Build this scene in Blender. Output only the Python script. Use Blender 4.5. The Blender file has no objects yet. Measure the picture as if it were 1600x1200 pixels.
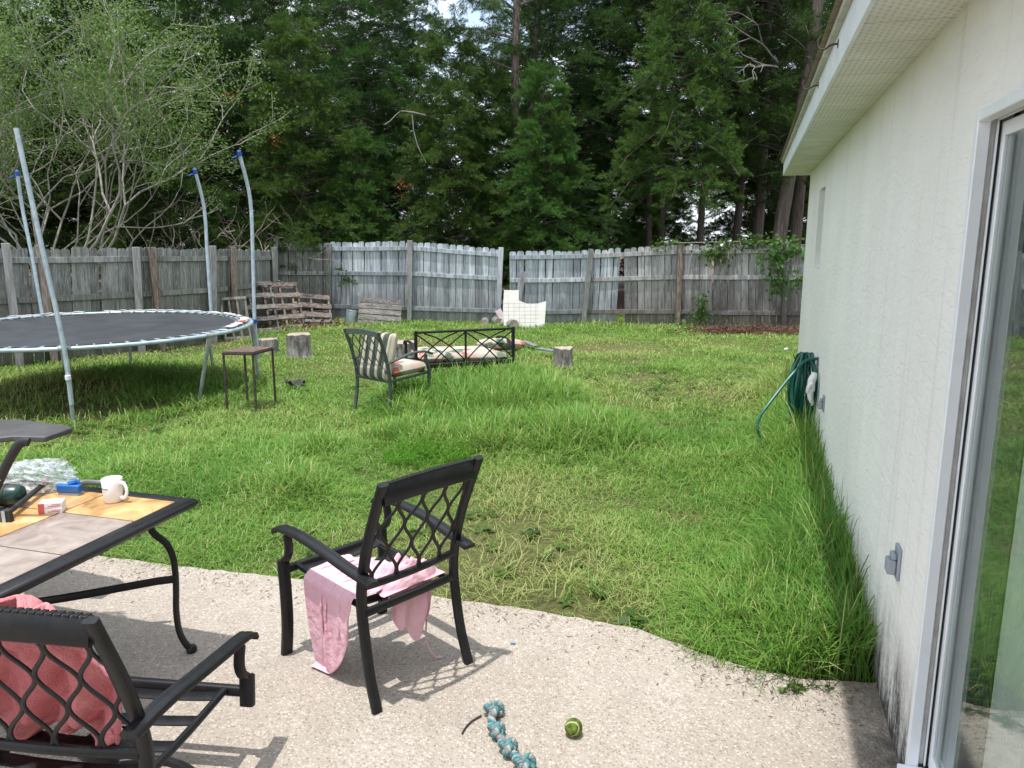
import bpy, bmesh, math, random
import numpy as np
from mathutils import Vector, Matrix
sc = bpy.context.scene
COL = sc.collection
R = math.radians
rng = np.random.default_rng(7)
random.seed(11)

# ------------------------------------------------------------------ camera model (used to turn photo pixels into points)
F = 1203.0; CH = 1.85; TH = math.atan(235 / F); CT, ST = math.cos(TH), math.sin(TH)
def ray(u, v):
    a = (u - 800) / F; b = (600 - v) / F
    return (a, CT + b * ST, -ST + b * CT)
def gz(u, v, z=0.0):
    d = ray(u, v); t = (z - CH) / d[2]; return Vector((d[0] * t, d[1] * t, z))
def gy(u, v, Y):
    d = ray(u, v); t = Y / d[1]; return Vector((d[0] * t, Y, CH + d[2] * t))

cam = bpy.data.cameras.new("camera"); co = bpy.data.objects.new("camera", cam); COL.objects.link(co)
co.location = (0, 0, CH); co.rotation_euler = (R(90) - TH, 0, 0)
cam.sensor_width = 36; cam.lens = 36 * F / 1600; cam.clip_end = 600; cam.clip_start = 0.05
sc.camera = co

# ------------------------------------------------------------------ light
w = bpy.data.worlds.new("World"); sc.world = w; w.use_nodes = True
nt = w.node_tree; nt.nodes.clear()
SUNV = Vector((-0.125, -0.15, 1.0)).normalized()       # towards the sun
sky = nt.nodes.new('ShaderNodeTexSky'); sky.sky_type = 'NISHITA'; sky.sun_disc = False
sky.sun_elevation = math.asin(SUNV.z); sky.sun_rotation = math.atan2(SUNV.x, SUNV.y)
sky.dust_density = 1.2; sky.air_density = 1.0; sky.ozone_density = 1.0
bg = nt.nodes.new('ShaderNodeBackground'); bg.inputs[1].default_value = 0.15
wo = nt.nodes.new('ShaderNodeOutputWorld')
tcw = nt.nodes.new('ShaderNodeTexCoord'); nzw = nt.nodes.new('ShaderNodeTexNoise'); nzw.inputs['Scale'].default_value = 2.6; nzw.inputs['Detail'].default_value = 7; nzw.inputs['Roughness'].default_value = .62
nt.links.new(tcw.outputs['Generated'], nzw.inputs['Vector'])
mrw = nt.nodes.new('ShaderNodeMapRange'); mrw.inputs[1].default_value = .34; mrw.inputs[2].default_value = .52; nt.links.new(nzw.outputs['Fac'], mrw.inputs[0])
sxw = nt.nodes.new('ShaderNodeSeparateXYZ'); nt.links.new(tcw.outputs['Generated'], sxw.inputs[0])
hzw = nt.nodes.new('ShaderNodeMapRange'); hzw.inputs[1].default_value = .02; hzw.inputs[2].default_value = .32; hzw.inputs[3].default_value = .9; hzw.inputs[4].default_value = 0; nt.links.new(sxw.outputs[2], hzw.inputs[0])
mxw = nt.nodes.new('ShaderNodeMath'); mxw.operation = 'MAXIMUM'; nt.links.new(mrw.outputs[0], mxw.inputs[0]); nt.links.new(hzw.outputs[0], mxw.inputs[1])
cmw = nt.nodes.new('ShaderNodeMix'); cmw.data_type = 'RGBA'; cmw.inputs[7].default_value = (5.9, 6.35, 6.9, 1)
nt.links.new(mxw.outputs[0], cmw.inputs[0]); nt.links.new(sky.outputs[0], cmw.inputs[6])
nt.links.new(cmw.outputs[2], bg.inputs[0]); nt.links.new(bg.outputs[0], wo.inputs[0])
sl = bpy.data.lights.new("sun", 'SUN'); so = bpy.data.objects.new("sun", sl); COL.objects.link(so)
sl.energy = 2.9; sl.angle = R(0.8); sl.color = (1.0, 0.985, 0.955)
so.rotation_euler = SUNV.to_track_quat('Z', 'Y').to_euler(); so.location = (0, 0, 30)
sc.view_settings.view_transform = 'Standard'; sc.view_settings.look = 'None'
sc.view_settings.exposure = 0.86; sc.view_settings.gamma = 1.0
sc.cycles.use_denoising = True
sc.cycles.max_bounces = 7; sc.cycles.diffuse_bounces = 4; sc.cycles.glossy_bounces = 3
sc.cycles.transmission_bounces = 4; sc.cycles.transparent_max_bounces = 8
sc.cycles.caustics_reflective = False; sc.cycles.caustics_refractive = False
sc.render.use_persistent_data = False

# ------------------------------------------------------------------ material helpers
class NT:
    def __init__(s, name):
        s.m = bpy.data.materials.new(name); s.m.use_nodes = True
        s.t = s.m.node_tree; s.t.nodes.clear()
        s.out = s.n('ShaderNodeOutputMaterial')
    def n(s, ty, **kw):
        nd = s.t.nodes.new(ty)
        for k, v in kw.items():
            if k.startswith('i_'):
                nm = k[2:]; key = int(nm) if nm.isdigit() else nm.replace('_', ' ')
                nd.inputs[key].default_value = v
            else: setattr(nd, k, v)
        return nd
    def l(s, a, b): s.t.links.new(a, b)
    def coord(s, sock='Object', scale=(1, 1, 1), rot=(0, 0, 0)):
        tc = s.n('ShaderNodeTexCoord'); mp = s.n('ShaderNodeMapping')
        mp.inputs['Scale'].default_value = scale; mp.inputs['Rotation'].default_value = rot
        s.l(tc.outputs[sock], mp.inputs[0]); return mp.outputs[0]
    def noise(s, vec, scale, detail=4, rough=.6, dist=0):
        n = s.n('ShaderNodeTexNoise', i_Scale=scale, i_Detail=detail, i_Roughness=rough, i_Distortion=dist)
        if vec is not None: s.l(vec, n.inputs['Vector'])
        return n.outputs['Fac']
    def ramp(s, fac, stops):
        r = s.n('ShaderNodeValToRGB'); e = r.color_ramp.elements
        while len(e) > 2: e.remove(e[-1])
        for i, (p, c) in enumerate(stops):
            el = e[i] if i < 2 else e.new(p)
            el.position = p; el.color = (c[0], c[1], c[2], 1) if hasattr(c, '__len__') else (c, c, c, 1)
        s.l(fac, r.inputs[0]); return r.outputs[0]
    def mix(s, fac, a, b, mode='MIX'):
        m = s.n('ShaderNodeMix', data_type='RGBA', blend_type=mode)
        for sock, v in ((m.inputs[0], fac), (m.inputs[6], a), (m.inputs[7], b)):
            if hasattr(v, 'links'): s.l(v, sock)
            elif hasattr(v, '__len__'): sock.default_value = (v[0], v[1], v[2], 1)
            else: sock.default_value = v
        return m.outputs[2]
    def math(s, op, a, b=0.0, clamp=False):
        m = s.n('ShaderNodeMath', operation=op, use_clamp=clamp)
        for sock, v in ((m.inputs[0], a), (m.inputs[1], b)):
            if hasattr(v, 'links'): s.l(v, sock)
            else: sock.default_value = v
        return m.outputs[0]
    def attr(s, name, out='Fac'):
        a = s.n('ShaderNodeAttribute', attribute_name=name); return a.outputs[out]
    def bump(s, h, strength=.3, dist=.01):
        b = s.n('ShaderNodeBump', i_Strength=strength, i_Distance=dist); s.l(h, b.inputs['Height']); return b.outputs[0]
    def bsdf(s, col, rough=.6, metal=0.0, normal=None, spec=.5, **kw):
        p = s.n('ShaderNodeBsdfPrincipled')
        for k, v in (('Base Color', col), ('Roughness', rough), ('Metallic', metal), ('Specular IOR Level', spec)):
            if hasattr(v, 'links'): s.l(v, p.inputs[k])
            elif hasattr(v, '__len__'): p.inputs[k].default_value = (v[0], v[1], v[2], 1)
            else: p.inputs[k].default_value = v
        if normal is not None: s.l(normal, p.inputs['Normal'])
        return p.outputs[0]
    def done(s, sh): s.l(sh, s.out.inputs[0]); return s.m

def mottled(name, c1, c2, scale=8, rough=.6, bump=.2, bscale=60, metal=0.0, spec=.5, stretch=(1, 1, 1), bd=.004, lo=.35, hi=.65):
    t = NT(name); v = t.coord('Object', stretch)
    f = t.noise(v, scale, 6, .65)
    col = t.ramp(f, [(lo, c1), (hi, c2)])
    nm = t.bump(t.noise(v, bscale, 3), bump, bd) if bump else None
    return t.done(t.bsdf(col, rough, metal, nm, spec))

def wood(name, cols, stain=(.05, .045, .04), mold=None, sc_=(9, 9, .7)):
    t = NT(name); v = t.coord('Object', sc_)
    tone = t.attr('tone')
    off = t.n('ShaderNodeVectorMath', operation='ADD'); cmb = t.n('ShaderNodeCombineXYZ')
    k = t.math('MULTIPLY', tone, 37.0); t.l(k, cmb.inputs[0]); t.l(k, cmb.inputs[2])
    t.l(v, off.inputs[0]); t.l(cmb.outputs[0], off.inputs[1])
    g = t.noise(off.outputs[0], 1.7, 8, .72, .5); g2 = t.noise(off.outputs[0], 9, 4, .6)
    base = t.ramp(tone, [(0, cols[0]), (.5, cols[1]), (1, cols[2])])
    c = t.mix(t.ramp(g, [(.40, .0), (.62, 1)]), base, t.mix(.72, base, stain, 'MIX'))
    c = t.mix(t.ramp(g2, [(.48, 0.), (.68, .7)]), c, t.mix(.5, c, (.62, .64, .66)))
    if mold:
        v2 = t.coord('Object', (1, 1, 1)); sx = t.n('ShaderNodeSeparateXYZ'); t.l(v2, sx.inputs[0])
        z = t.math('SUBTRACT', .75, sx.outputs[2]); n3 = t.noise(v2, 2.2, 5, .7)
        c = t.mix(t.math('MULTIPLY', t.math('ADD', z, t.math('MULTIPLY', n3, .9), True), mold[1], True), c, mold[0])
    nm = t.bump(t.math('ADD', g, g2), .45, .004)
    return t.done(t.bsdf(c, .88, 0, nm, .2))

def leafmat(name, c1, c2, c3, trans=.35, tcol=None, rough=.55, spec=.25):
    t = NT(name); tone = t.attr('tone')
    oi = t.n('ShaderNodeObjectInfo')
    col = t.ramp(tone, [(0, c1), (.55, c2), (1, c3)])
    hv = t.n('ShaderNodeHueSaturation'); t.l(col, hv.inputs['Color'])
    t.l(t.math('ADD', .82, t.math('MULTIPLY', oi.outputs['Random'], .36)), hv.inputs['Value'])
    t.l(t.math('ADD', .48, t.math('MULTIPLY', oi.outputs['Random'], .035)), hv.inputs['Hue'])
    col = hv.outputs[0]
    b = t.bsdf(col, rough, 0, None, spec)
    tr = t.n('ShaderNodeBsdfTranslucent')
    t.l(t.mix(.5, col, tcol or (.16, .30, .03)), tr.inputs[0])
    ms = t.n('ShaderNodeMixShader', i_0=trans); t.l(b, ms.inputs[1]); t.l(tr.outputs[0], ms.inputs[2])
    return t.done(ms.outputs[0])

M = {}
M['black_metal'] = mottled('black_metal', (.006, .0065, .0075), (.013, .013, .014), 30, .42, .2, 220, 0, .32, bd=.001)
M['grey_green_metal'] = mottled('grey_green_metal', (.035, .05, .045), (.07, .085, .08), 25, .5, .2, 150, 0, .5)
M['galv'] = mottled('galvanised_steel', (.30, .37, .42), (.46, .53, .57), 14, .42, .1, 90, .35, .5)
M['galv_dull'] = mottled('weathered_steel', (.17, .20, .19), (.33, .36, .35), 9, .55, .25, 70, .25, .5)
M['rust'] = mottled('rusty_steel', (.05, .036, .03), (.16, .10, .07), 18, .8, .4, 120)
M['dark_rust'] = mottled('dark_rusty_steel', (.02, .017, .015), (.07, .04, .03), 25, .75, .3, 120)
M['mat'] = mottled('jumping_mat', (.022, .025, .030), (.042, .046, .053), 2.2, .55, .12, 400, 0, .5)
M['pad'] = mottled('faded_pad', (.28, .25, .24), (.55, .52, .50), 7, .7, .5, 30, lo=.3, hi=.6)
M['pad_red'] = mottled('red_pad', (.30, .05, .05), (.45, .12, .1), 9, .7, .3, 40)
M['blue_plastic'] = mottled('blue_plastic', (.01, .10, .36), (.015, .13, .42), 20, .35, .05, 80)
M['blue_cap'] = mottled('blue_cap_plastic', (.01, .05, .25), (.02, .08, .34), 20, .45, .05, 80)
M['white_vinyl'] = mottled('white_aluminium', (.74, .77, .80), (.82, .84, .86), 5, .4, .05, 60)
M['dirty_track'] = mottled('dirty_track', (.38, .35, .32), (.58, .56, .53), 9, .7, .2, 60)
M['black_rubber'] = mottled('black_rubber', (.01, .01, .011), (.02, .02, .02), 20, .7, .1, 80)
M['grey_plastic'] = mottled('grey_plastic', (.22, .25, .29), (.30, .33, .37), 9, .5, .1, 60)
M['shelf_plastic'] = mottled('grey_shelf_plastic', (.045, .043, .045), (.075, .072, .072), 6, .55, .2, 90)
M['ceramic'] = mottled('white_ceramic', (.78, .77, .77), (.82, .81, .81), 5, .18, 0, 5)
M['print'] = mottled('dark_print', (.08, .08, .10), (.12, .12, .14), 5, .5, 0, 5)
M['coffee'] = mottled('mug_inside_shadow', (.55, .53, .52), (.6, .58, .57), 5, .3, 0, 5)  # shade inside the mug put into the colour; assigned to nothing
M['carton_white'] = mottled('carton_white', (.68, .66, .65), (.76, .74, .73), 12, .5, .05, 40)
M['carton_red'] = mottled('carton_red', (.5, .07, .07), (.6, .12, .10), 12, .45, .05, 40)
M['green_bottle'] = mottled('dark_green_plastic', (.006, .03, .025), (.012, .045, .036), 8, .35, .05, 60)
M['brush_grey'] = mottled('grey_handle', (.10, .11, .11), (.15, .16, .16), 8, .5, .05, 60)
M['soil'] = mottled('bare_soil', (.10, .065, .04), (.22, .15, .10), 9, .95, .6, 50, bd=.02)
M['straw'] = mottled('pine_straw', (.075, .038, .024), (.17, .095, .06), 14, .95, .6, 70, bd=.02)
M['bark_light'] = mottled('pale_bark', (.19, .17, .15), (.35, .32, .285), 6, .85, .5, 30, stretch=(3, 3, .6), bd=.01)
M['bark_pine'] = mottled('pine_bark', (.045, .032, .027), (.19, .14, .12), 7, .95, 1.0, 14, stretch=(3, 3, .8), bd=.03)
M['bark_cedar'] = mottled('cedar_bark', (.045, .034, .028), (.12, .095, .08), 7, .95, .9, 20, stretch=(5, 5, .4), bd=.02)
M['twig'] = mottled('dead_twigs', (.20, .16, .13), (.34, .29, .25), 7, .9, .3, 40)
M['branch_grey'] = mottled('grey_dead_wood', (.12, .11, .10), (.24, .22, .20), 7, .9, .3, 40)
M['stump'] = mottled('weathered_stump', (.10, .09, .08), (.40, .37, .34), 5, .95, 1.0, 22, stretch=(4, 4, 1.0), bd=.03)
M['cutwood'] = mottled('cut_wood_end', (.20, .16, .12), (.42, .36, .29), 12, .9, .5, 60)
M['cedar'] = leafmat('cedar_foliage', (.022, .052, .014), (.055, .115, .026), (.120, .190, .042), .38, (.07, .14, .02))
M['cedar_light'] = leafmat('fresh_cedar_foliage', (.036, .080, .016), (.085, .160, .030), (.165, .245, .046), .36, (.10, .2, .03))
M['needles'] = leafmat('pine_needles', (.04, .075, .025), (.085, .14, .05), (.14, .20, .08), .25, (.10, .18, .04))
M['myrtle'] = leafmat('myrtle_leaves', (.06, .115, .035), (.115, .195, .06), (.22, .30, .10), .38, (.18, .30, .05))
M['vine'] = leafmat('vine_leaves', (.03, .075, .016), (.06, .14, .025), (.11, .20, .035), .35, (.14, .28, .03))
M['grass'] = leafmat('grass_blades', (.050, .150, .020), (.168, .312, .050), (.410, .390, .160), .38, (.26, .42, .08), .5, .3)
M['weed'] = leafmat('feathery_weed', (.08, .19, .02), (.13, .27, .03), (.20, .34, .05), .4, (.22, .46, .03))
M['red_leaf'] = leafmat('dead_orange_spray', (.20, .06, .02), (.30, .10, .03), (.36, .15, .05), .25, (.30, .10, .02))
M['hose'] = mottled('green_hose', (.003, .075, .055), (.006, .11, .08), 10, .32, .0, 50)
M['cotton'] = mottled('white_cotton', (.62, .62, .62), (.75, .75, .74), 14, .9, .5, 300, bd=.002)
M['wall_paint'] = None
M['fence_grey'] = wood('grey_fence_boards', [(.28, .315, .36), (.45, .50, .555), (.62, .665, .71)], (.09, .085, .085), ((.075, .06, .045), .55))
M['fence_brown'] = wood('brown_grey_fence_boards', [(.20, .195, .19), (.34, .335, .33), (.50, .495, .49)], (.07, .06, .055), ((.07, .05, .04), .7))
M['fence_green_shaded'] = wood('shaded_green_grey_boards', [(.14, .145, .13), (.225, .23, .21), (.33, .335, .315)], (.06, .06, .05), ((.06, .06, .035), .6))  # shade on the left fence and corner put into these darker boards
M['post_wood'] = wood('fence_post_wood', [(.17, .17, .16), (.25, .245, .235), (.33, .32, .31)], (.09, .085, .075))
M['post_brown'] = wood('brown_post_wood', [(.17, .12, .09), (.24, .18, .14), (.30, .24, .19)], (.08, .055, .04))
M['pallet_wood'] = wood('old_pallet_wood', [(.10, .085, .075), (.19, .165, .145), (.29, .26, .23)], (.05, .04, .035), None, (2, 9, 9))
M['pallet_brown'] = wood('brown_pallet_wood', [(.13, .09, .07), (.20, .145, .115), (.28, .21, .165)], (.06, .045, .035), None, (2, 9, 9))

M['pallet_pale'] = wood('pale_pallet_wood', [(.24, .215, .19), (.34, .31, .275), (.44, .41, .37)], (.10, .085, .07), None, (9, 9, 2))
def m_patio():
    t = NT('exposed_aggregate'); v = t.coord('Object')
    vo = t.n('ShaderNodeTexVoronoi', i_Scale=95.0, i_Randomness=1.0); t.l(v, vo.inputs['Vector'])
    vo2 = t.n('ShaderNodeTexVoronoi', i_Scale=60.0); t.l(v, vo2.inputs['Vector'])
    rc = t.n('ShaderNodeSeparateColor'); t.l(vo.outputs['Color'], rc.inputs[0])
    st = t.ramp(rc.outputs[0], [(0, (.22, .185, .152)), (.4, (.335, .288, .243)), (.75, (.43, .378, .328)), (.93, (.55, .495, .44))])
    mort = (.36, .315, .265)
    edge = t.ramp(vo.outputs['Distance'], [(.32, 0.), (.6, 1.)])
    c = t.mix(edge, st, mort)
    rc2 = t.n('ShaderNodeSeparateColor'); t.l(vo2.outputs['Color'], rc2.inputs[0])
    big = t.math('MULTIPLY', t.ramp(rc2.outputs[1], [(.88, 0.), (.93, .5)]), t.ramp(vo2.outputs['Distance'], [(.25, 1.), (.45, 0.)]))
    c = t.mix(big, c, (.54, .49, .43))
    n1 = t.noise(v, 1.3, 6, .65); n2 = t.noise(v, 5, 5, .7)
    c = t.mix(t.ramp(n1, [(.35, .0), (.75, .45)]), c, t.mix(1., c, (.62, .56, .5), 'MULTIPLY'))
    c = t.mix(t.ramp(n2, [(.5, 0.), (.8, .35)]), c, (.20, .17, .14))
    # darker mottled band along the house wall
    d = t.n('ShaderNodeVectorMath', operation='DOT_PRODUCT'); t.l(v, d.inputs[0]); d.inputs[1].default_value = (.956, -.294, 0)
    near = t.math('SUBTRACT', 1.0, t.math('MULTIPLY', t.math('ABSOLUTE', t.math('SUBTRACT', d.outputs['Value'], .60)), 3.4), True)
    wall_band = t.math('MULTIPLY', near, t.ramp(n2, [(.35, .2), (.65, 1.)]), True)
    c = t.mix(t.math('MULTIPLY', wall_band, .85), c, (.045, .04, .032))
    h = t.math('SUBTRACT', t.math('MULTIPLY', big, .8), t.math('MULTIPLY', vo.outputs['Distance'], 1.0))
    return t.done(t.bsdf(c, .85, 0, t.bump(h, .7, .006), .3))
M['patio'] = m_patio()

def m_stucco():
    t = NT('cream_stucco'); v = t.coord('Object', (1, .45, 1.5)); vp = t.coord('Object')
    n = t.noise(v, 15, 5, .6, .8); n2 = t.noise(vp, 120, 3, .6)
    wv = t.ramp(n, [(.42, 0.), (.5, .75), (.62, 1.)])
    h = t.math('ADD', wv, t.math('MULTIPLY', n2, .35))
    big = t.noise(vp, 1.1, 5, .6)
    c = t.ramp(big, [(.3, (.74, .725, .69)), (.7, (.82, .805, .77))])
    sx = t.n('ShaderNodeSeparateXYZ'); t.l(vp, sx.inputs[0])
    v3 = t.coord('Object', (1, 3.2, .9)); m = t.noise(v3, 3.0, 8, .75); m2 = t.noise(vp, 34, 5, .75)
    low = t.math('SUBTRACT', 1.0, t.math('MULTIPLY', sx.outputs[2], 2.1), True)
    nearp = t.math('SUBTRACT', 1.0, t.math('MULTIPLY', t.math('ABSOLUTE', t.math('ADD', sx.outputs[1], -.1)), .55), True)
    f = t.math('MULTIPLY', t.math('MULTIPLY', low, nearp), t.ramp(t.math('ADD', t.math('MULTIPLY', m, .7), t.math('MULTIPLY', m2, .3)), [(.38, 0.), (.62, 1.)]), True)
    c = t.mix(t.math('MULTIPLY', f, 1.9, True), c, (.07, .065, .06))
    foot = t.math('SUBTRACT', 1.0, t.math('MULTIPLY', sx.outputs[2], 16), True)
    c = t.mix(t.math('MULTIPLY', foot, t.ramp(m2, [(.3, .3), (.6, 1.)])), c, (.04, .036, .03))
    # thin drip streaks
    v4 = t.coord('Object', (1, 9, .25)); s4 = t.noise(v4, 2.2, 3, .5)
    c = t.mix(t.ramp(s4, [(.58, 0.), (.78, .32)]), c, (.40, .40, .38))
    return t.done(t.bsdf(c, .9, 0, t.bump(h, .36, .006), .2))
M['stucco'] = m_stucco()

def m_soffit():
    t = NT('perforated_soffit'); v = t.coord('Object'); sx = t.n('ShaderNodeSeparateXYZ'); t.l(v, sx.inputs[0])
    def cell(o, k): return t.math('ABSOLUTE', t.math('SUBTRACT', t.math('FRACT', t.math('MULTIPLY', o, k)), .5))
    row = t.math('FLOOR', t.math('MULTIPLY', sx.outputs[0], 42))
    ys = t.math('ADD', sx.outputs[1], t.math('MULTIPLY', t.math('FRACT', t.math('MULTIPLY', row, .5)), .045))
    a = t.math('LESS_THAN', cell(sx.outputs[0], 42), .22); b = t.math('LESS_THAN', cell(ys, 22), .30)
    hole = t.math('MULTIPLY', a, b)
    rib = t.math('LESS_THAN', t.math('FRACT', t.math('MULTIPLY', sx.outputs[1], 3.3)), .035)
    n = t.noise(v, 2.5, 6, .7)
    c = t.ramp(n, [(.3, (.56, .54, .485)), (.7, (.76, .74, .69))])
    c = t.mix(t.math('MULTIPLY', hole, t.ramp(t.noise(v, 6, 4, .7), [(.3, .18), (.7, .46)])), c, (.22, .215, .2)); c = t.mix(t.math('MULTIPLY', rib, .5), c, (.25, .24, .22))
    return t.done(t.bsdf(c, .6, 0, t.bump(t.math('SUBTRACT', 1., hole), .3, .004), .3))
M['soffit'] = m_soffit()
M['shingle'] = mottled('roof_shingles', (.16, .13, .10), (.30, .25, .20), 30, .95, .7, 80)
M['fascia'] = mottled('white_fascia', (.60, .64, .66), (.72, .75, .76), 4, .5, .1, 40)
M['drip'] = mottled('dirty_drip_edge', (.36, .34, .29), (.55, .53, .48), 8, .7, .2, 40)
M['interior'] = mottled('interior_shade_tone', (.10, .11, .11), (.13, .14, .14), 3, .9, 0, 10)  # dim tone for the room; stands in for shade on the door reveals

def m_glass():
    t = NT('door_glass')
    fr = t.n('ShaderNodeFresnel', i_IOR=1.62)
    ge = t.n('ShaderNodeNewGeometry')
    t.l(t.math('ADD', 1.72, t.math('MULTIPLY', ge.outputs['Backfacing'], 1 / 1.72 - 1.72)), fr.inputs['IOR'])
    g = t.n('ShaderNodeBsdfGlossy', i_Roughness=.0); g.inputs[0].default_value = (.95, 1, .98, 1)
    tr = t.n('ShaderNodeBsdfTransparent'); tr.inputs[0].default_value = (.90, .93, .92, 1)
    ms = t.n('ShaderNodeMixShader'); t.l(fr.outputs[0], ms.inputs[0]); t.l(tr.outputs[0], ms.inputs[1]); t.l(g.outputs[0], ms.inputs[2])
    return t.done(ms.outputs[0])
M['glass'] = m_glass()

def m_cloth(name, c1, c2, bscale=220, bd=.002, bstr=.6, trans=.12):
    t = NT(name); v = t.coord('Object'); n = t.noise(v, 7, 4); b = t.noise(v, bscale, 2)
    col = t.ramp(n, [(.3, c1), (.7, c2)])
    p = t.bsdf(col, .95, 0, t.bump(b, bstr, bd), .1)
    tr = t.n('ShaderNodeBsdfTranslucent'); t.l(col, tr.inputs[0])
    ms = t.n('ShaderNodeMixShader', i_0=trans); t.l(p, ms.inputs[1]); t.l(tr.outputs[0], ms.inputs[2])
    return t.done(ms.outputs[0])
M['pink'] = m_cloth('pale_pink_cotton', (.70, .40, .47), (.77, .48, .54), 24, .014, .7)
M['coral'] = m_cloth('coral_terry', (.70, .22, .24), (.80, .30, .31), 190, .008, 1.0, .05)
M['curtain'] = m_cloth('pale_curtain', (.74, .76, .74), (.82, .84, .82), 100, .001, .2, .3)

def m_bag():
    t = NT('clear_plastic_bag'); v = t.coord('Object')
    d = t.bsdf((.80, .83, .86), .18, 0, t.bump(t.noise(v, 26, 4, .7, .8), .9, .02), .8)
    tr = t.n('ShaderNodeBsdfTransparent'); tr.inputs[0].default_value = (.93, .95, .96, 1)
    ms = t.n('ShaderNodeMixShader'); t.l(t.ramp(t.noise(v, 17, 4, .7, 1.2), [(.40, .08), (.66, .7)]), ms.inputs[0])
    t.l(tr.outputs[0], ms.inputs[1]); t.l(d, ms.inputs[2]); return t.done(ms.outputs[0])
M['bag'] = m_bag()

def m_tile(name, cs):
    t = NT(name); v = t.coord('Object'); oi = t.attr('tone')
    cmb = t.n('ShaderNodeCombineXYZ'); t.l(t.math('MULTIPLY', oi, 19.), cmb.inputs[0]); ad = t.n('ShaderNodeVectorMath', operation='ADD')
    t.l(v, ad.inputs[0]); t.l(cmb.outputs[0], ad.inputs[1])
    n = t.noise(ad.outputs[0], 6.5, 8, .68, 1.0); n2 = t.noise(ad.outputs[0], 40, 4, .6)
    c = t.ramp(n, [(.30, cs[0]), (.45, cs[1]), (.6, cs[2]), (.75, cs[3])])
    c = t.mix(t.ramp(n2, [(.5, 0.), (.8, .3)]), c, cs[0])
    return t.done(t.bsdf(c, .33, 0, t.bump(n2, .15, .002), .5))
M['tile_gold'] = m_tile('golden_slate_tile', [(.24, .13, .05), (.46, .26, .10), (.60, .38, .17), (.66, .47, .26)])
M['tile_grey'] = m_tile('grey_brown_slate_tile', [(.17, .12, .10), (.27, .215, .185), (.36, .30, .26), (.44, .37, .31)])
M['grout'] = mottled('dark_grout', (.03, .028, .026), (.06, .055, .05), 30, .9, .2, 90)

def m_stripe():
    t = NT('green_striped_fabric'); v = t.coord('Object'); sx = t.n('ShaderNodeSeparateXYZ'); t.l(v, sx.inputs[0])
    x = t.math('FRACT', t.math('MULTIPLY', sx.outputs[0], 8.2))
    c = t.ramp(x, [(0, (.04, .06, .05)), (.62, (.04, .06, .05)), (.63, (.50, .44, .34)), (1., (.50, .44, .34))])
    x2 = t.math('FRACT', t.math('MULTIPLY', sx.outputs[0], 28.0))
    c = t.mix(t.math('MULTIPLY', t.math('LESS_THAN', x2, .3), .45), c, (.12, .12, .09))
    return t.done(t.bsdf(t.mix(t.ramp(t.noise(v, 9, 5), [(.4, 0.), (.8, .3)]), c, (.3, .28, .25)), .95, 0, t.bump(t.noise(v, 60, 3), .3, .003), .1))
M['stripe'] = m_stripe()
def m_floral():
    t = NT('floral_fabric'); v = t.coord('Object')
    vo = t.n('ShaderNodeTexVoronoi', i_Scale=10.0); vv = t.n('ShaderNodeVectorMath', operation='ADD')
    nz = t.n('ShaderNodeTexNoise', i_Scale=9.0); t.l(v, nz.inputs['Vector']); sc2 = t.n('ShaderNodeVectorMath', operation='SCALE'); sc2.inputs['Scale'].default_value = .16
    t.l(nz.outputs['Color'], sc2.inputs[0]); t.l(v, vv.inputs[0]); t.l(sc2.outputs[0], vv.inputs[1]); t.l(vv.outputs[0], vo.inputs['Vector'])
    rc = t.n('ShaderNodeSeparateColor'); t.l(vo.outputs['Color'], rc.inputs[0])
    c = t.ramp(rc.outputs[0], [(0, (.46, .43, .36)), (.2, (.14, .18, .11)), (.42, (.40, .36, .29)), (.55, (.08, .11, .08)), (.70, (.42, .12, .10)), (.84, (.50, .33, .29))])
    c.node.color_ramp.interpolation = 'CONSTANT'
    c = t.mix(t.ramp(vo.outputs['Distance'], [(.5, 0.), (.8, .7)]), c, (.45, .41, .34))
    c = t.mix(t.ramp(t.noise(v, 14, 4), [(.55, 0.), (.8, .3)]), c, (.5, .47, .42))
    return t.done(t.bsdf(c, .95, 0, t.bump(t.noise(v, 40, 3), .3, .004), .1))
M['floral'] = m_floral()
def m_panel():
    t = NT('white_gridded_board'); v = t.coord('Object'); sx = t.n('ShaderNodeSeparateXYZ'); t.l(v, sx.inputs[0])
    gx = t.math('LESS_THAN', t.math('FRACT', t.math('MULTIPLY', sx.outputs[0], 9.0)), .07)
    gz_ = t.math('LESS_THAN', t.math('FRACT', t.math('MULTIPLY', sx.outputs[2], 13.0)), .10)
    inx = t.math('MULTIPLY', t.math('LESS_THAN', t.math('ABSOLUTE', t.math('ADD', sx.outputs[0], .07)), .36), t.math('LESS_THAN', sx.outputs[2], .52))
    g = t.math('MULTIPLY', t.math('MAXIMUM', gx, gz_), inx)
    n = t.noise(v, 7, 6, .7)
    c = t.ramp(n, [(.35, (.66, .61, .56)), (.6, (.76, .73, .70))])
    c = t.mix(t.math('MULTIPLY', g, .7), c, (.30, .26, .22))
    return t.done(t.bsdf(c, .8, 0, None, .2))
M['panel'] = m_panel()
def m_ball():
    t = NT('green_felt'); v = t.coord('Object'); n = t.noise(v, 40, 6, .7); n2 = t.noise(v, 300, 2)
    seam = t.attr('tone')
    c = t.ramp(n, [(.38, (.05, .075, .014)), (.62, (.20, .25, .045))])
    c = t.mix(t.math('MULTIPLY', seam, .8), c, (.50, .52, .36))
    return t.done(t.bsdf(c, .95, 0, t.bump(n2, .8, .003), .1))
M['ball'] = m_ball()
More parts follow.
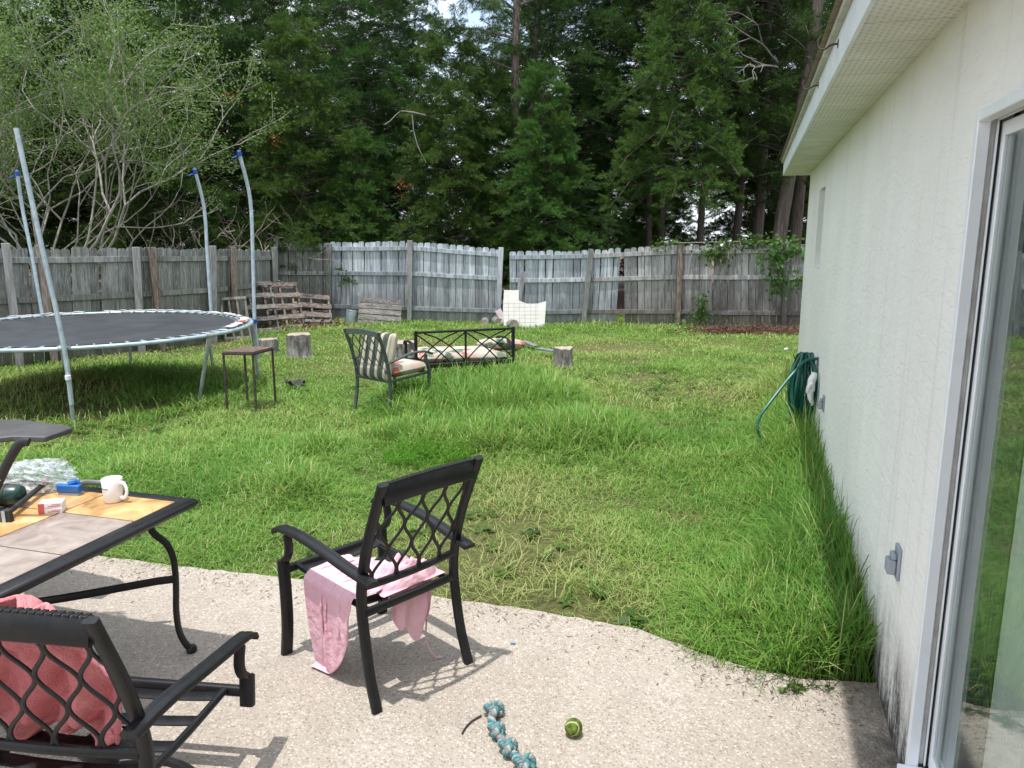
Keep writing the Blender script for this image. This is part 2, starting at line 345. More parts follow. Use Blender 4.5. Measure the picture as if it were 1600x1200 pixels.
def m_rope():
    t = NT('mixed_cotton_rope'); tone = t.attr('tone'); v = t.coord('Object')
    c = t.ramp(tone, [(0, (.03, .15, .17)), (.28, (.05, .21, .21)), (.4, (.34, .38, .33)), (.58, (.13, .12, .14)), (.75, (.28, .21, .20)), (.9, (.02, .13, .16))])
    c = t.mix(t.ramp(t.noise(v, 120, 3), [(.4, 0.), (.7, .4)]), c, (.35, .4, .38))
    return t.done(t.bsdf(c, .95, 0, t.bump(t.noise(v, 500, 2), .6, .002), .1))
M['rope'] = m_rope()
def m_ground():
    t = NT('lawn_soil'); v = t.coord('Object')
    n = t.noise(v, .9, 6, .65); n2 = t.noise(v, 22, 6, .75); n3 = t.noise(v, 90, 4, .7)
    c = t.ramp(n2, [(.3, (.075, .085, .03)), (.5, (.12, .125, .045)), (.72, (.22, .19, .10))])
    c = t.mix(t.ramp(n, [(.5, 0.), (.75, .6)]), c, (.17, .125, .075))
    return t.done(t.bsdf(c, .95, 0, t.bump(t.math('ADD', n2, n3), .8, .03), .1))
M['ground'] = m_ground()

# ------------------------------------------------------------------ mesh helpers
def tag(o, label=None, cat=None, group=None, kind=None):
    if label: o['label'] = label
    if cat: o['category'] = cat
    if group: o['group'] = group
    if kind: o['kind'] = kind
    return o
def thing(name, label, cat, loc=(0, 0, 0), rz=0.0, group=None, rot=None):
    o = bpy.data.objects.new(name, None); COL.objects.link(o); o.empty_display_size = .1
    o.location = loc; o.rotation_euler = rot or (0, 0, rz)
    return tag(o, label, cat, group)
def link(name, me, mat, parent=None):
    o = bpy.data.objects.new(name, me); COL.objects.link(o)
    if mat: me.materials.append(M[mat] if isinstance(mat, str) else mat)
    if parent: o.parent = parent
    return o
class MB:
    def __init__(s): s.v = []; s.f = []; s.t = []; s.tone = 0.5; s.mi = []; s.m = 0
    def face(s, idx): s.f.append(idx); s.t.append(s.tone); s.mi.append(s.m)
    def poly(s, pts):
        b = len(s.v); s.v += [tuple(p) for p in pts]; s.face(tuple(range(b, b + len(pts))))
    def box(s, c, d, mat=None):
        b = len(s.v); x, y, z = d[0] / 2, d[1] / 2, d[2] / 2
        P = [(-x, -y, -z), (x, -y, -z), (x, y, -z), (-x, y, -z), (-x, -y, z), (x, -y, z), (x, y, z), (-x, y, z)]
        for p in P:
            q = Vector(p)
            if mat is not None: q = mat @ q
            s.v.append(tuple(q + Vector(c)))
        for f in ((0, 3, 2, 1), (4, 5, 6, 7), (0, 1, 5, 4), (1, 2, 6, 5), (2, 3, 7, 6), (3, 0, 4, 7)): s.face(tuple(b + i for i in f))
    def rbox(s, a, b_):                     # box by two corners
        s.box([(a[i] + b_[i]) / 2 for i in range(3)], [abs(b_[i] - a[i]) for i in range(3)])
    def beam(s, p, q, w, h, up=(0, 0, 1)):
        p, q = Vector(p), Vector(q); y = (q - p); L = y.length; y.normalize(); u = Vector(up)
        x = y.cross(u)
        if x.length < 1e-4: x = y.cross(Vector((1, 0, 0)))
        x.normalize(); z = x.cross(y); m = Matrix((x, y, z)).transposed()
        s.box((p + q) / 2, (w, L, h), m)
    def prism(s, outline, fn, d):           # outline 2d, fn maps (a,b,depth)->3d
        n = len(outline); b = len(s.v)
        for dd in (0, d):
            for (a, c) in outline: s.v.append(tuple(fn(a, c, dd)))
        s.face(tuple(range(b + n - 1, b - 1, -1))); s.face(tuple(range(b + n, b + 2 * n)))
        for i in range(n): j = (i + 1) % n; s.face((b + i, b + j, b + n + j, b + n + i))
    def sweep(s, pts, prof, up=(0, 0, 1), closed=False, caps=True, scales=None):
        pts = [Vector(p) for p in pts]; n = len(pts); k = len(prof); b = len(s.v)
        T = []
        for i in range(n):
            if closed: d = pts[(i + 1) % n] - pts[i - 1]
            else: d = pts[min(i + 1, n - 1)] - pts[max(i - 1, 0)]
            T.append(d.normalized())
        if up is None:
            u = Vector((0, 0, 1)) if abs(T[0].z) < .9 else Vector((1, 0, 0)); x = T[0].cross(u).normalized()
            X = [x]
            for i in range(1, n):
                x = X[-1] - T[i] * X[-1].dot(T[i]); X.append(x.normalized())
        else:
            X = []
            for i in range(n):
                x = T[i].cross(Vector(up))
                if x.length < 1e-3: x = X[-1] if X else T[i].orthogonal()
                X.append(x.normalized())
        for i in range(n):
            y = X[i].cross(T[i]); sc_ = scales[i] if scales is not None else 1.0
            for (a, c) in prof: s.v.append(tuple(pts[i] + X[i] * a * sc_ + y * c * sc_))
        for i in range(n if closed else n - 1):
            i2 = (i + 1) % n
            for j in range(k):
                j2 = (j + 1) % k
                s.face((b + i * k + j, b + i2 * k + j, b + i2 * k + j2, b + i * k + j2))
        if caps and not closed:
            s.face(tuple(b + j for j in range(k))); s.face(tuple(b + (n - 1) * k + j for j in range(k - 1, -1, -1)))
    def tube(s, pts, r, n=8, closed=False, up=None):
        rs = r if hasattr(r, '__len__') else None
        rad = 1.0 if rs is not None else r
        prof = [(rad * math.cos(2 * math.pi * j / n), rad * math.sin(2 * math.pi * j / n)) for j in range(n)]
        s.sweep(pts, prof, up, closed, True, rs)
    def lathe(s, prof, n=24, c=(0, 0, 0)):
        b = len(s.v); k = len(prof)
        for j in range(n):
            a = 2 * math.pi * j / n
            for (r, z) in prof: s.v.append((c[0] + r * math.cos(a), c[1] + r * math.sin(a), c[2] + z))
        for j in range(n):
            j2 = (j + 1) % n
            for i in range(k - 1): s.face((b + j * k + i, b + j2 * k + i, b + j2 * k + i + 1, b + j * k + i + 1))
    def build(s, name, mat, parent=None, bevel=0, smooth=35, sub=0):
        me = bpy.data.meshes.new(name); me.from_pydata(s.v, [], s.f)
        at = me.attributes.new('tone', 'FLOAT', 'FACE'); at.data.foreach_set('value', np.array(s.t, dtype=np.float32))
        if smooth:
            me.polygons.foreach_set('use_smooth', [True] * len(me.polygons)); 
            me.set_sharp_from_angle(angle=R(smooth))
        mats = mat if isinstance(mat, (list, tuple)) else [mat]
        o = link(name, me, None, parent)
        for m in mats: me.materials.append(M[m])
        if len(mats) > 1: me.polygons.foreach_set('material_index', s.mi)
        me.validate(); me.update()
        bm = bmesh.new(); bm.from_mesh(me); bmesh.ops.recalc_face_normals(bm, faces=bm.faces); bm.to_mesh(me); bm.free()
        if bevel:
            b = o.modifiers.new('bevel', 'BEVEL'); b.width = bevel; b.segments = 2; b.limit_method = 'ANGLE'; b.angle_limit = R(40)
        if sub:
            b = o.modifiers.new('sub', 'SUBSURF'); b.levels = sub; b.render_levels = sub
        return o
def np_mesh(name, V, Fq, tone, mat, parent=None, smooth=False):
    """V (n,3); Fq (m,k) polygons; tone per face"""
    me = bpy.data.meshes.new(name); n, m, k = len(V), len(Fq), Fq.shape[1]
    me.vertices.add(n); me.vertices.foreach_set('co', np.ascontiguousarray(V, dtype=np.float32).ravel())
    me.loops.add(m * k); me.loops.foreach_set('vertex_index', np.ascontiguousarray(Fq, dtype=np.int32).ravel())
    me.polygons.add(m); me.polygons.foreach_set('loop_start', np.arange(0, m * k, k, dtype=np.int32))
    if smooth: me.polygons.foreach_set('use_smooth', np.ones(m, dtype=bool))
    at = me.attributes.new('tone', 'FLOAT', 'FACE'); at.data.foreach_set('value', np.ascontiguousarray(tone, dtype=np.float32))
    me.update(calc_edges=True)
    return link(name, me, mat, parent)
def _hash(ix, iy, seed):
    h = (ix.astype(np.int64) * 374761393 + iy.astype(np.int64) * 668265263 + seed * 974634541) & 0x7fffffff
    h = ((h ^ (h >> 13)) * 1274126177) & 0x7fffffff
    return ((h ^ (h >> 16)) & 0xffff) / 65535.0
def noise2(x, y, sc_=1.0, seed=0, oct_=3):
    x = np.asarray(x, float) * sc_; y = np.asarray(y, float) * sc_; r = 0; a = 1; tot = 0
    for o in range(oct_):
        ix, iy = np.floor(x), np.floor(y); fx, fy = x - ix, y - iy
        fx = fx * fx * (3 - 2 * fx); fy = fy * fy * (3 - 2 * fy)
        h = lambda i, j: _hash(ix + i, iy + j, seed + o)
        r = r + a * ((h(0, 0) * (1 - fx) + h(1, 0) * fx) * (1 - fy) + (h(0, 1) * (1 - fx) + h(1, 1) * fx) * fy)
        tot += a; a *= .5; x = x * 2.03 + 7; y = y * 2.03 + 3
    return r / tot
def smoothpts(pts, n=4, closed=False):
    P = [Vector(p) for p in pts]; out = []
    N = len(P)
    for i in range(N if closed else N - 1):
        p1, p2 = P[i], P[(i + 1) % N]
        p0 = P[i - 1] if (closed or i > 0) else p1 * 2 - p2
        p3 = P[(i + 2) % N] if (closed or i + 2 < N) else p2 * 2 - p1
        for k in range(n):
            t = k / n
            out.append(.5 * ((2 * p1) + (p2 - p0) * t + (2 * p0 - 5 * p1 + 4 * p2 - p3) * t * t + (3 * p1 - p0 - 3 * p2 + p3) * t ** 3))
    if not closed: out.append(P[-1])
    return out
def rect(w, h): return [(-w / 2, -h / 2), (w / 2, -h / 2), (w / 2, h / 2), (-w / 2, h / 2)]
def rrect(w, h, r=.25):
    k = min(w, h) * r; w, h = w / 2, h / 2
    return [(-w + k, -h), (w - k, -h), (w, -h + k), (w, h - k), (w - k, h), (-w + k, h), (-w, h - k), (-w, -h + k)]
def copy_tree(o, parent=None):
    c = o.copy(); COL.objects.link(c)
    if parent is not None: c.parent = parent
    for ch in list(o.children): copy_tree(ch, c)
    return c
# parent/children lookups need an updated depsgraph only for matrices, .children works at once

exec_parts = []
# ================================================================== SETTING
LZ = -0.035                                                     # lawn level, just below the patio
def build_ground():
    n = 90
    xs = np.linspace(-60, 60, n); ys = np.linspace(-20, 110, n)
    xs = np.sign(xs) * (np.abs(xs) / 60) ** 1.6 * 60
    V = []; 
    X, Y = np.meshgrid(xs, ys); Z = LZ + (noise2(X, Y, .6, 3) - .5) * .03
    V = np.stack([X.ravel(), Y.ravel(), Z.ravel()], 1)
    i = np.arange(n * n).reshape(n, n)
    Fq = np.stack([i[:-1, :-1].ravel(), i[:-1, 1:].ravel(), i[1:, 1:].ravel(), i[1:, :-1].ravel()], 1)
    g = np_mesh('ground', V, Fq, np.full(len(Fq), .5), 'ground', None, True)
    tag(g, 'grassy soil of the yard running back under the trees', 'ground', None, 'structure')
build_ground()
EDGE = [(-7.0, 4.95), (-3.06, 4.325), (-2.40, 4.225), (-1.885, 4.085), (-1.30, 3.955), (-.82, 3.84), (-.26, 3.67), (.16, 3.55), (.608, 3.375), (.812, 3.2), (.977, 3.07), (1.217, 2.965), (1.56, 2.93)]
def build_patio():
    top = [(-7, -2.5)] + EDGE + [(2.4, -2.5)]
    # finer, slightly ragged edge
    e = []
    for (a, b) in zip(EDGE[:-1], EDGE[1:]):
        k = max(2, int(math.hypot(a[0] - b[0], a[1] - b[1]) / .06))
        for i in range(k):
            t = i / k; e.append((a[0] + (b[0] - a[0]) * t, a[1] + (b[1] - a[1]) * t + random.uniform(-.008, .008)))
    e.append(EDGE[-1])
    out = [(-7, -2.5)] + e + [(1.6, 2.9), (0.0, -2.5)]
    mb = MB(); mb.prism(out, lambda a, c, d: (a, c, -.12 + d), .12)
    o = mb.build('patio', 'patio', None, 0, 30); tag(o, 'pebbly concrete patio slab in the foreground', 'patio', None, 'structure')
build_patio()
def forest_floor():
    n = 50; xs = np.linspace(-45, 45, n); ys = np.linspace(17.15, 70, n); X, Y = np.meshgrid(xs, ys); Z = LZ + .03 + (noise2(X, Y, .9, 8) - .5) * .06
    i = np.arange(n * n).reshape(n, n); Fq = np.stack([i[:-1, :-1].ravel(), i[:-1, 1:].ravel(), i[1:, 1:].ravel(), i[1:, :-1].ravel()], 1)
    o = np_mesh('forest_floor', np.stack([X.ravel(), Y.ravel(), Z.ravel()], 1), Fq, np.full(len(Fq), .5), 'straw', None, True); tag(o, 'dark leaf-covered ground under the trees behind the fence', 'ground', None, 'structure')
forest_floor()

# ------------------------------------------------------------------ HOUSE  (local: y along wall, x into the house)
WP = Vector((1.372, 2.427, 0)); WR = -math.atan(.308)
WD = Vector((.308, 1, 0)).normalized(); WN = Vector((-1, .308, 0)).normalized()
def wall(s, off=0, z=0): return WP + WD * s + WN * off + Vector((0, 0, z))
DT = 2.19; DL = -.143; DR = -2.05; SC = 7.19; SE = 2.55
N0, N1, NZ0, NZ1 = 4.95, 5.60, 1.52, 2.27
def build_house():
    h = thing('house', 'cream stucco house wing with white eave along the right side', 'house', WP, WR)
    mb = MB(); T = .2
    def blk(s0, s1, z0, z1, x0=0, x1=T): mb.rbox((x0, s0, z0), (x1, s1, z1))
    blk(-6, DR, -.2, SE); blk(DR, DL, DT, SE); blk(DR, DL, -.2, .10); blk(DL, N0, -.2, SE)
    blk(N0, N1, -.2, NZ0); blk(N0, N1, NZ1, SE); blk(N1, SC, -.2, SE)
    blk(SC - .2, SC, -.2, SE, T, 7.0)                       # far end wall
    blk(-6, -5.8, -.2, SE, T, 7.0); blk(-5.8, SC - .2, -.2, SE, 6.8, 7.0)
    o = mb.build('wall', 'stucco', h)
    mb = MB(); mb.rbox((-.285, -6.3, SE), (7.3, SC + .2, SE + .012)); mb.build('soffit', 'soffit', h)
    mb = MB(); mb.rbox((-.30, -6.3, SE - .015), (-.285, SC + .215, SE + .135)); mb.rbox((-.285, SC + .2, SE - .015), (7.3, SC + .215, SE + .135))
    mb.build('fascia', 'fascia', h, .003)
    mb = MB(); mb.rbox((-.325, -6.3, SE + .135), (-.27, SC + .24, SE + .165)); mb.rbox((-.27, SC + .18, SE + .135), (7.3, SC + .24, SE + .165))
    mb.build('drip_edge', 'drip', h, .003)
    # hipped roof
    mb = MB(); z0 = SE + .166; e0, e1 = -6.3, SC + .26; a, b = -.35, 7.4; rz = z0 + 1.5; m = (a + b) / 2
    A, B, C, D = (a, e0, z0), (a, e1, z0), (b, e1, z0), (b, e0, z0); P, Q = (m, e1 - 3.9, rz), (m, e0, rz)
    mb.poly([A, B, P, Q]); mb.poly([B, C, P]); mb.poly([C, D, Q, P]); mb.poly([A, B, C, D][::-1]); mb.poly([D, A, Q])
    mb.build('roof', 'shingle', h, 0, 0)
    # window recess
    mb = MB(); mb.rbox((.10, N0, NZ0), (.14, N0 + .05, NZ1)); mb.rbox((.10, N1 - .05, NZ0), (.14, N1, NZ1))
    mb.rbox((.10, N0 + .05, NZ0), (.14, N1 - .05, NZ0 + .05)); mb.rbox((.10, N0 + .05, NZ1 - .05), (.14, N1 - .05, NZ1))
    wf = mb.build('window', 'white_vinyl', h, .002)
    mb = MB(); mb.rbox((.115, N0 + .05, NZ0 + .05), (.121, N1 - .05, NZ1 - .05)); mb.build('pane', 'glass', wf)
    mb = MB(); mb.rbox((.21, -5.79, .05), (6.79, SC - .21, .06)); mb.rbox((.21, -5.79, 2.45), (6.79, SC - .21, 2.46)); mb.rbox((3.2, -5.7, .07), (3.25, SC - .3, 2.44))
    mb.rbox((.082, DL - .016, .13), (.205, DL - .001, DT - .01)); mb.rbox((.082, DR + .001, .13), (.205, DR + .016, DT - .01)); mb.build('room', 'interior', h)  # thin dark linings added on the door reveals so they read as shade
    # sliding door
    d = MB(); x0 = -.012
    d.rbox((x0, DL - .032, .10), (.022, DL, DT)); d.rbox((x0, DR, DT - .032), (.022, DL - .032, DT)); d.rbox((x0, DR, .10), (.022, DR + .032, DT - .032))
    dr = d.build('sliding_door', 'white_vinyl', h, .003)
    def lay(name, mat, xa, xb, k, bev=.0015):
        j = MB(); j.rbox((xa, DL - k, .125), (xb, DL, DT - .002)); j.rbox((xa, DR + .036, DT - k), (xb, DL - k - .001, DT - .002)); return j.build(name, mat, dr, bev)
    lay('jamb_track', 'dirty_track', .023, .037, .018); lay('jamb_rib', 'white_vinyl', .038, .043, .030); lay('weather_strip', 'black_rubber', .044, .050, .020, 0)
    j = MB(); j.rbox((x0 - .03, DR + .036, .10), (.16, DL - .0331, .124)); j.build('sill', 'white_vinyl', dr, .004)
    p = MB(); a0, a1 = DR + .04, DL - .024; z0, z1 = .127, DT - .034; x1, x2 = .051, .078
    p.rbox((x1, a1 - .030, z0), (x2, a1, z1)); p.rbox((x1, a0, z0), (x2, a0 + .03, z1)); p.rbox((x1, a0 + .031, z0), (x2, a1 - .031, z0 + .06)); p.rbox((x1, a0 + .031, z1 - .04), (x2, a1 - .031, z1))
    p.build('door_frame', 'white_vinyl', dr, .003)
    g = MB(); g.rbox((.056, a0 + .028, z0 + .05), (.062, a1 - .028, z1 - .035)); g.build('pane', 'glass', dr)
    # curtain inside
    c = []; ns = 70
    for i in range(ns + 1):
        t = i / ns; y = -.49 - t * 1.4; x = .100 + .012 * math.sin(t * 82) + .008 * math.sin(t * 29 + 1)
        c.append((x, y))
    me = MB()
    for i in range(ns):
        me.poly([(c[i][0], c[i][1], .12), (c[i + 1][0], c[i + 1][1], .12), (c[i + 1][0], c[i + 1][1], 2.1), (c[i][0], c[i][1], 2.1)])
    o = me.build('curtain', 'curtain', h, 0, 60); 
    return h
house = build_house()
# hooks on the fascia
for i, (u, v) in enumerate(((1310, 68), (1279, 133))):
    # point on the fascia plane (x=-.36)
    d = ray(u, v); n = WN; k = (WP + WN * .30 - Vector((0, 0, CH))).dot(n) / Vector(d).dot(n); p = Vector((0, 0, CH)) + Vector(d) * k
    t = thing('fascia_hook', ['rusty bent hook on the white fascia, nearer the top of the photo', 'rusty bent hook on the white fascia, nearer the far corner'][i], 'hook', p, WR, 'hooks on the fascia')
    mb = MB(); mb.tube(smoothpts([(.0, 0, .0), (-.03, .0, -.005), (-.055, 0, -.02), (-.075, .01, -.01), (-.08, .012, .02), (-.068, .01, .035)], 4), .0045, 6)
    mb.build('hook_wire', 'dark_rust', t); mb = MB(); mb.box((.0, 0, 0), (.006, .03, .03)); mb.build('base_plate', 'dark_rust', t)
# outlet boxes
for i, (s_, z, k) in enumerate(((None, 0, 0), (None, 0, 1))):
    u, v = ((1405, 878), (1288, 630))[i]
    d = Vector(ray(u, v)); kk = (WP - Vector((0, 0, CH))).dot(WN) / d.dot(WN); p = Vector((0, 0, CH)) + d * kk
    t = thing('outlet_box', ['grey weatherproof outlet cover low on the stucco near the sliding door', 'small grey outlet cover on the stucco beside the green hose'][i], 'outlet', p, WR, 'outlet covers on the wall')
    mb = MB(); mb.rbox((-.012, -.042, -.062), (.0, .042, .062)); mb.build('cover_plate', 'grey_plastic', t, .004)
    mb = MB(); mb.rbox((-.045, -.03, -.045), (-.0125, .03, .012)); mb.rbox((-.032, -.028, .0121), (-.0125, .028, .035)); mb.build('flip_lid', 'grey_plastic', t, .006)

# ------------------------------------------------------------------ garden hose on the wall
def build_hose():
    t = thing('garden_hose', 'coiled dark green garden hose hanging on the house wall', 'hose', wall(4.35, 0, 0), WR)
    # local x into wall (negative = outward), y along wall
    r_ = random.Random(5); mb = MB(); pts = []
    nl = 13
    for k in range(nl):
        cx = -.10 + r_.uniform(-.05, .05); wy = r_.uniform(.10, .19); wx = r_.uniform(-.10, .10); top = .80 + r_.uniform(-.03, .03); bot = r_.uniform(.10, .30)
        cy = r_.uniform(-.04, .06)
        for j in range(22):
            a = 2 * math.pi * j / 22 + math.pi / 2; t_ = (math.sin(a) + 1) / 2
            wd = (.45 + .55 * math.sin(math.pi * (1 - t_) ** .75)) if 0 < t_ < 1 else .3
            pts.append((cx + wx * math.cos(a) * wd * .9 - .02 * (1 - t_), cy + wy * math.cos(a) * wd, bot + (top - bot) * t_))
    mb.tube(smoothpts(pts, 2), .0115, 7); mb.build('coil', 'hose', t)
    mb = MB()
    inv = Matrix.Rotation(-WR, 4, 'Z') @ Matrix.Translation(-t.location)
    free = [inv @ gy(u, v, Y) for u, v, Y in ((1278, 560, 6.55), (1258, 564, 6.5), (1238, 585, 6.42), (1220, 607, 6.36), (1200, 633, 6.28), (1188, 650, 6.24), (1183, 665, 6.21), (1186, 680, 6.2), (1192, 700, 6.2))]
    mb.tube(smoothpts(free, 6), .0125, 8); mb.build('loose_end', 'hose', t)
    h = MB(); h.tube([(-.2, .1, .80), (-.18, .1, .755), (-.03, .1, .78), (-.012, .06, .785), (-.012, -.03, .785), (-.03, -.06, .78), (-.18, -.06, .755), (-.2, -.06, .80)], .005, 6)
    hk = h.build('hose_hanger', 'dark_rust'); hk.matrix_world = Matrix.Translation(t.location) @ Matrix.Rotation(WR, 4, 'Z')
    tag(hk, 'thin rusty wall hanger that holds the coiled green hose', 'hanger')
build_hose()

def glove():
    t = thing('work_glove', 'white cloth glove hanging on the wall against the green hose', 'glove', wall(4.06, .015, .58), WR); rr = random.Random(4)
    mb = MB(); mb.sweep(smoothpts([(-.03, 0, .13), (-.035, .0, .10), (-.05, .005, .05), (-.045, .0, .0), (-.04, -.005, -.03)], 4), rrect(.05, .10, .4), (0, 1, 0), scales=[.75, .8, .85, .9, 1, 1.05, 1.1, 1.15, 1.15, 1.15, 1.1, 1.05, 1.0, .95, .9, .85, .8]); mb.build('palm', 'cotton', t, 0, 70)
    for k, (y, L, dx) in enumerate(((-.036, .075, -.01), (-.012, .095, .0), (.012, .09, .005), (.036, .07, -.015))):
        mb = MB(); mb.tube(smoothpts([(-.042, y, -.01), (-.045 + dx, y * 1.15, -.05), (-.04 + dx, y * 1.2, -.05 - L * .6), (-.03 + dx, y * 1.1, -.05 - L)], 3), [.014, .0145, .0145, .0145, .014, .014, .0135, .013, .012, .008], 8); mb.build('finger', 'cotton', t, 0, 70)
    mb = MB(); mb.tube(smoothpts([(-.045, -.045, .05), (-.075, -.07, .02), (-.08, -.075, -.03)], 3), [.015, .016, .016, .015, .015, .013, .009], 8); mb.build('thumb', 'cotton', t, 0, 70)
glove()

# ------------------------------------------------------------------ PBD cloth
def cloth_sim(V, nx, ny, sdf_push, iters=260, sub=6, rest=1.0, damp=.985, g=9.8, dt=1 / 90., pin=None, seed=1):
    P = V.copy(); Q = P.copy(); idx = np.arange(nx * ny).reshape(ny, nx)
    L0 = None
    sets = []
    def add(a, b, st=1.0):
        sets.append((a.ravel(), b.ravel(), st))
    for par in (0, 1):
        add(idx[:, par:-1:2], idx[:, par + 1::2]); add(idx[par:-1:2, :], idx[par + 1::2, :])
    for par in (0, 1):
        add(idx[par:-1:2, :-1], idx[par + 1::2, 1:], .5); add(idx[par:-1:2, 1:], idx[par + 1::2, :-1], .5)
    for k in range(4):
        add(idx[:, k:-2:4], idx[:, k + 2::4], .12); add(idx[k:-2:4, :], idx[k + 2::4, :], .12)
    return P, Q, sets, idx
def run_cloth(P, rest_xy, nx, ny, push, steps=240, pin=None):
    P0, Q, sets, idx = cloth_sim(P, nx, ny, push)
    S = []
    for a, b, st in sets:
        n = min(len(a), len(b)); a, b = a[:n], b[:n]
        S.append((a, b, st, np.linalg.norm(rest_xy[a] - rest_xy[b], axis=1)))
    P = P.copy(); prev = P.copy(); dt = 1 / 80.
    for s in range(steps):
        vel = (P - prev) * .97; m = np.linalg.norm(vel, axis=1, keepdims=True); vel *= np.minimum(1, .03 / np.maximum(m, 1e-9))
        prev = P.copy(); P_before = P.copy(); P = P + vel; P[:, 2] -= 9.8 * dt * dt
        for it in range(5):
            for a, b, st, L in S:
                d = P[b] - P[a]; l = np.linalg.norm(d, axis=1); k = (st * .5 * (l - L) / np.maximum(l, 1e-9))[:, None] * d
                P[a] += k; P[b] -= k
            if pin is not None: P[pin[0]] = pin[1]
        P, fr = push(P)
        onseat = fr & (P[:, 2] > .3); P[onseat, :2] = P_before[onseat, :2] * .8 + P[onseat, :2] * .2
        prev = np.where(fr[:, None], P, prev)
    return P
def box_push(boxes):
    """boxes: list of (centre, half, radius) axis aligned; pushes points out"""
    def f(P):
        hit = np.zeros(len(P), bool)
        for c, h, r in boxes:
            q = P - c; inner = np.clip(q, -h, h); d = q - inner; l = np.linalg.norm(d, axis=1)
            out = (l > 1e-9) & (l < r)
            P[out] = c + inner[out] + d[out] / l[out][:, None] * r
            ins = l <= 1e-9
            if ins.any():
                qq = q[ins]; pen = h - np.abs(qq); ax = np.argmin(pen + np.array([0, 0, 0]), axis=1); sg = np.sign(qq[np.arange(len(qq)), ax])
                qq[np.arange(len(qq)), ax] = sg * (h[ax] + r); P[ins] = c + qq
            hit |= out | ins
        low = P[:, 2] < .012; P[low, 2] = .012; hit |= low
        return P, hit
    return f
def grid_faces(nx, ny):
    i = np.arange(nx * ny).reshape(ny, nx)
    return np.stack([i[:-1, :-1].ravel(), i[:-1, 1:].ravel(), i[1:, 1:].ravel(), i[1:, :-1].ravel()], 1)
def cloth_obj(name, P, nx, ny, mat, thick=.004, sub=1):
    Fq = grid_faces(nx, ny); o = np_mesh(name, P, Fq, np.full(len(Fq), .5), mat, None, True)
    s = o.modifiers.new('solid', 'SOLIDIFY'); s.thickness = thick; s.offset = 0
    b = o.modifiers.new('sub', 'SUBSURF'); b.levels = sub; b.render_levels = sub
    return o

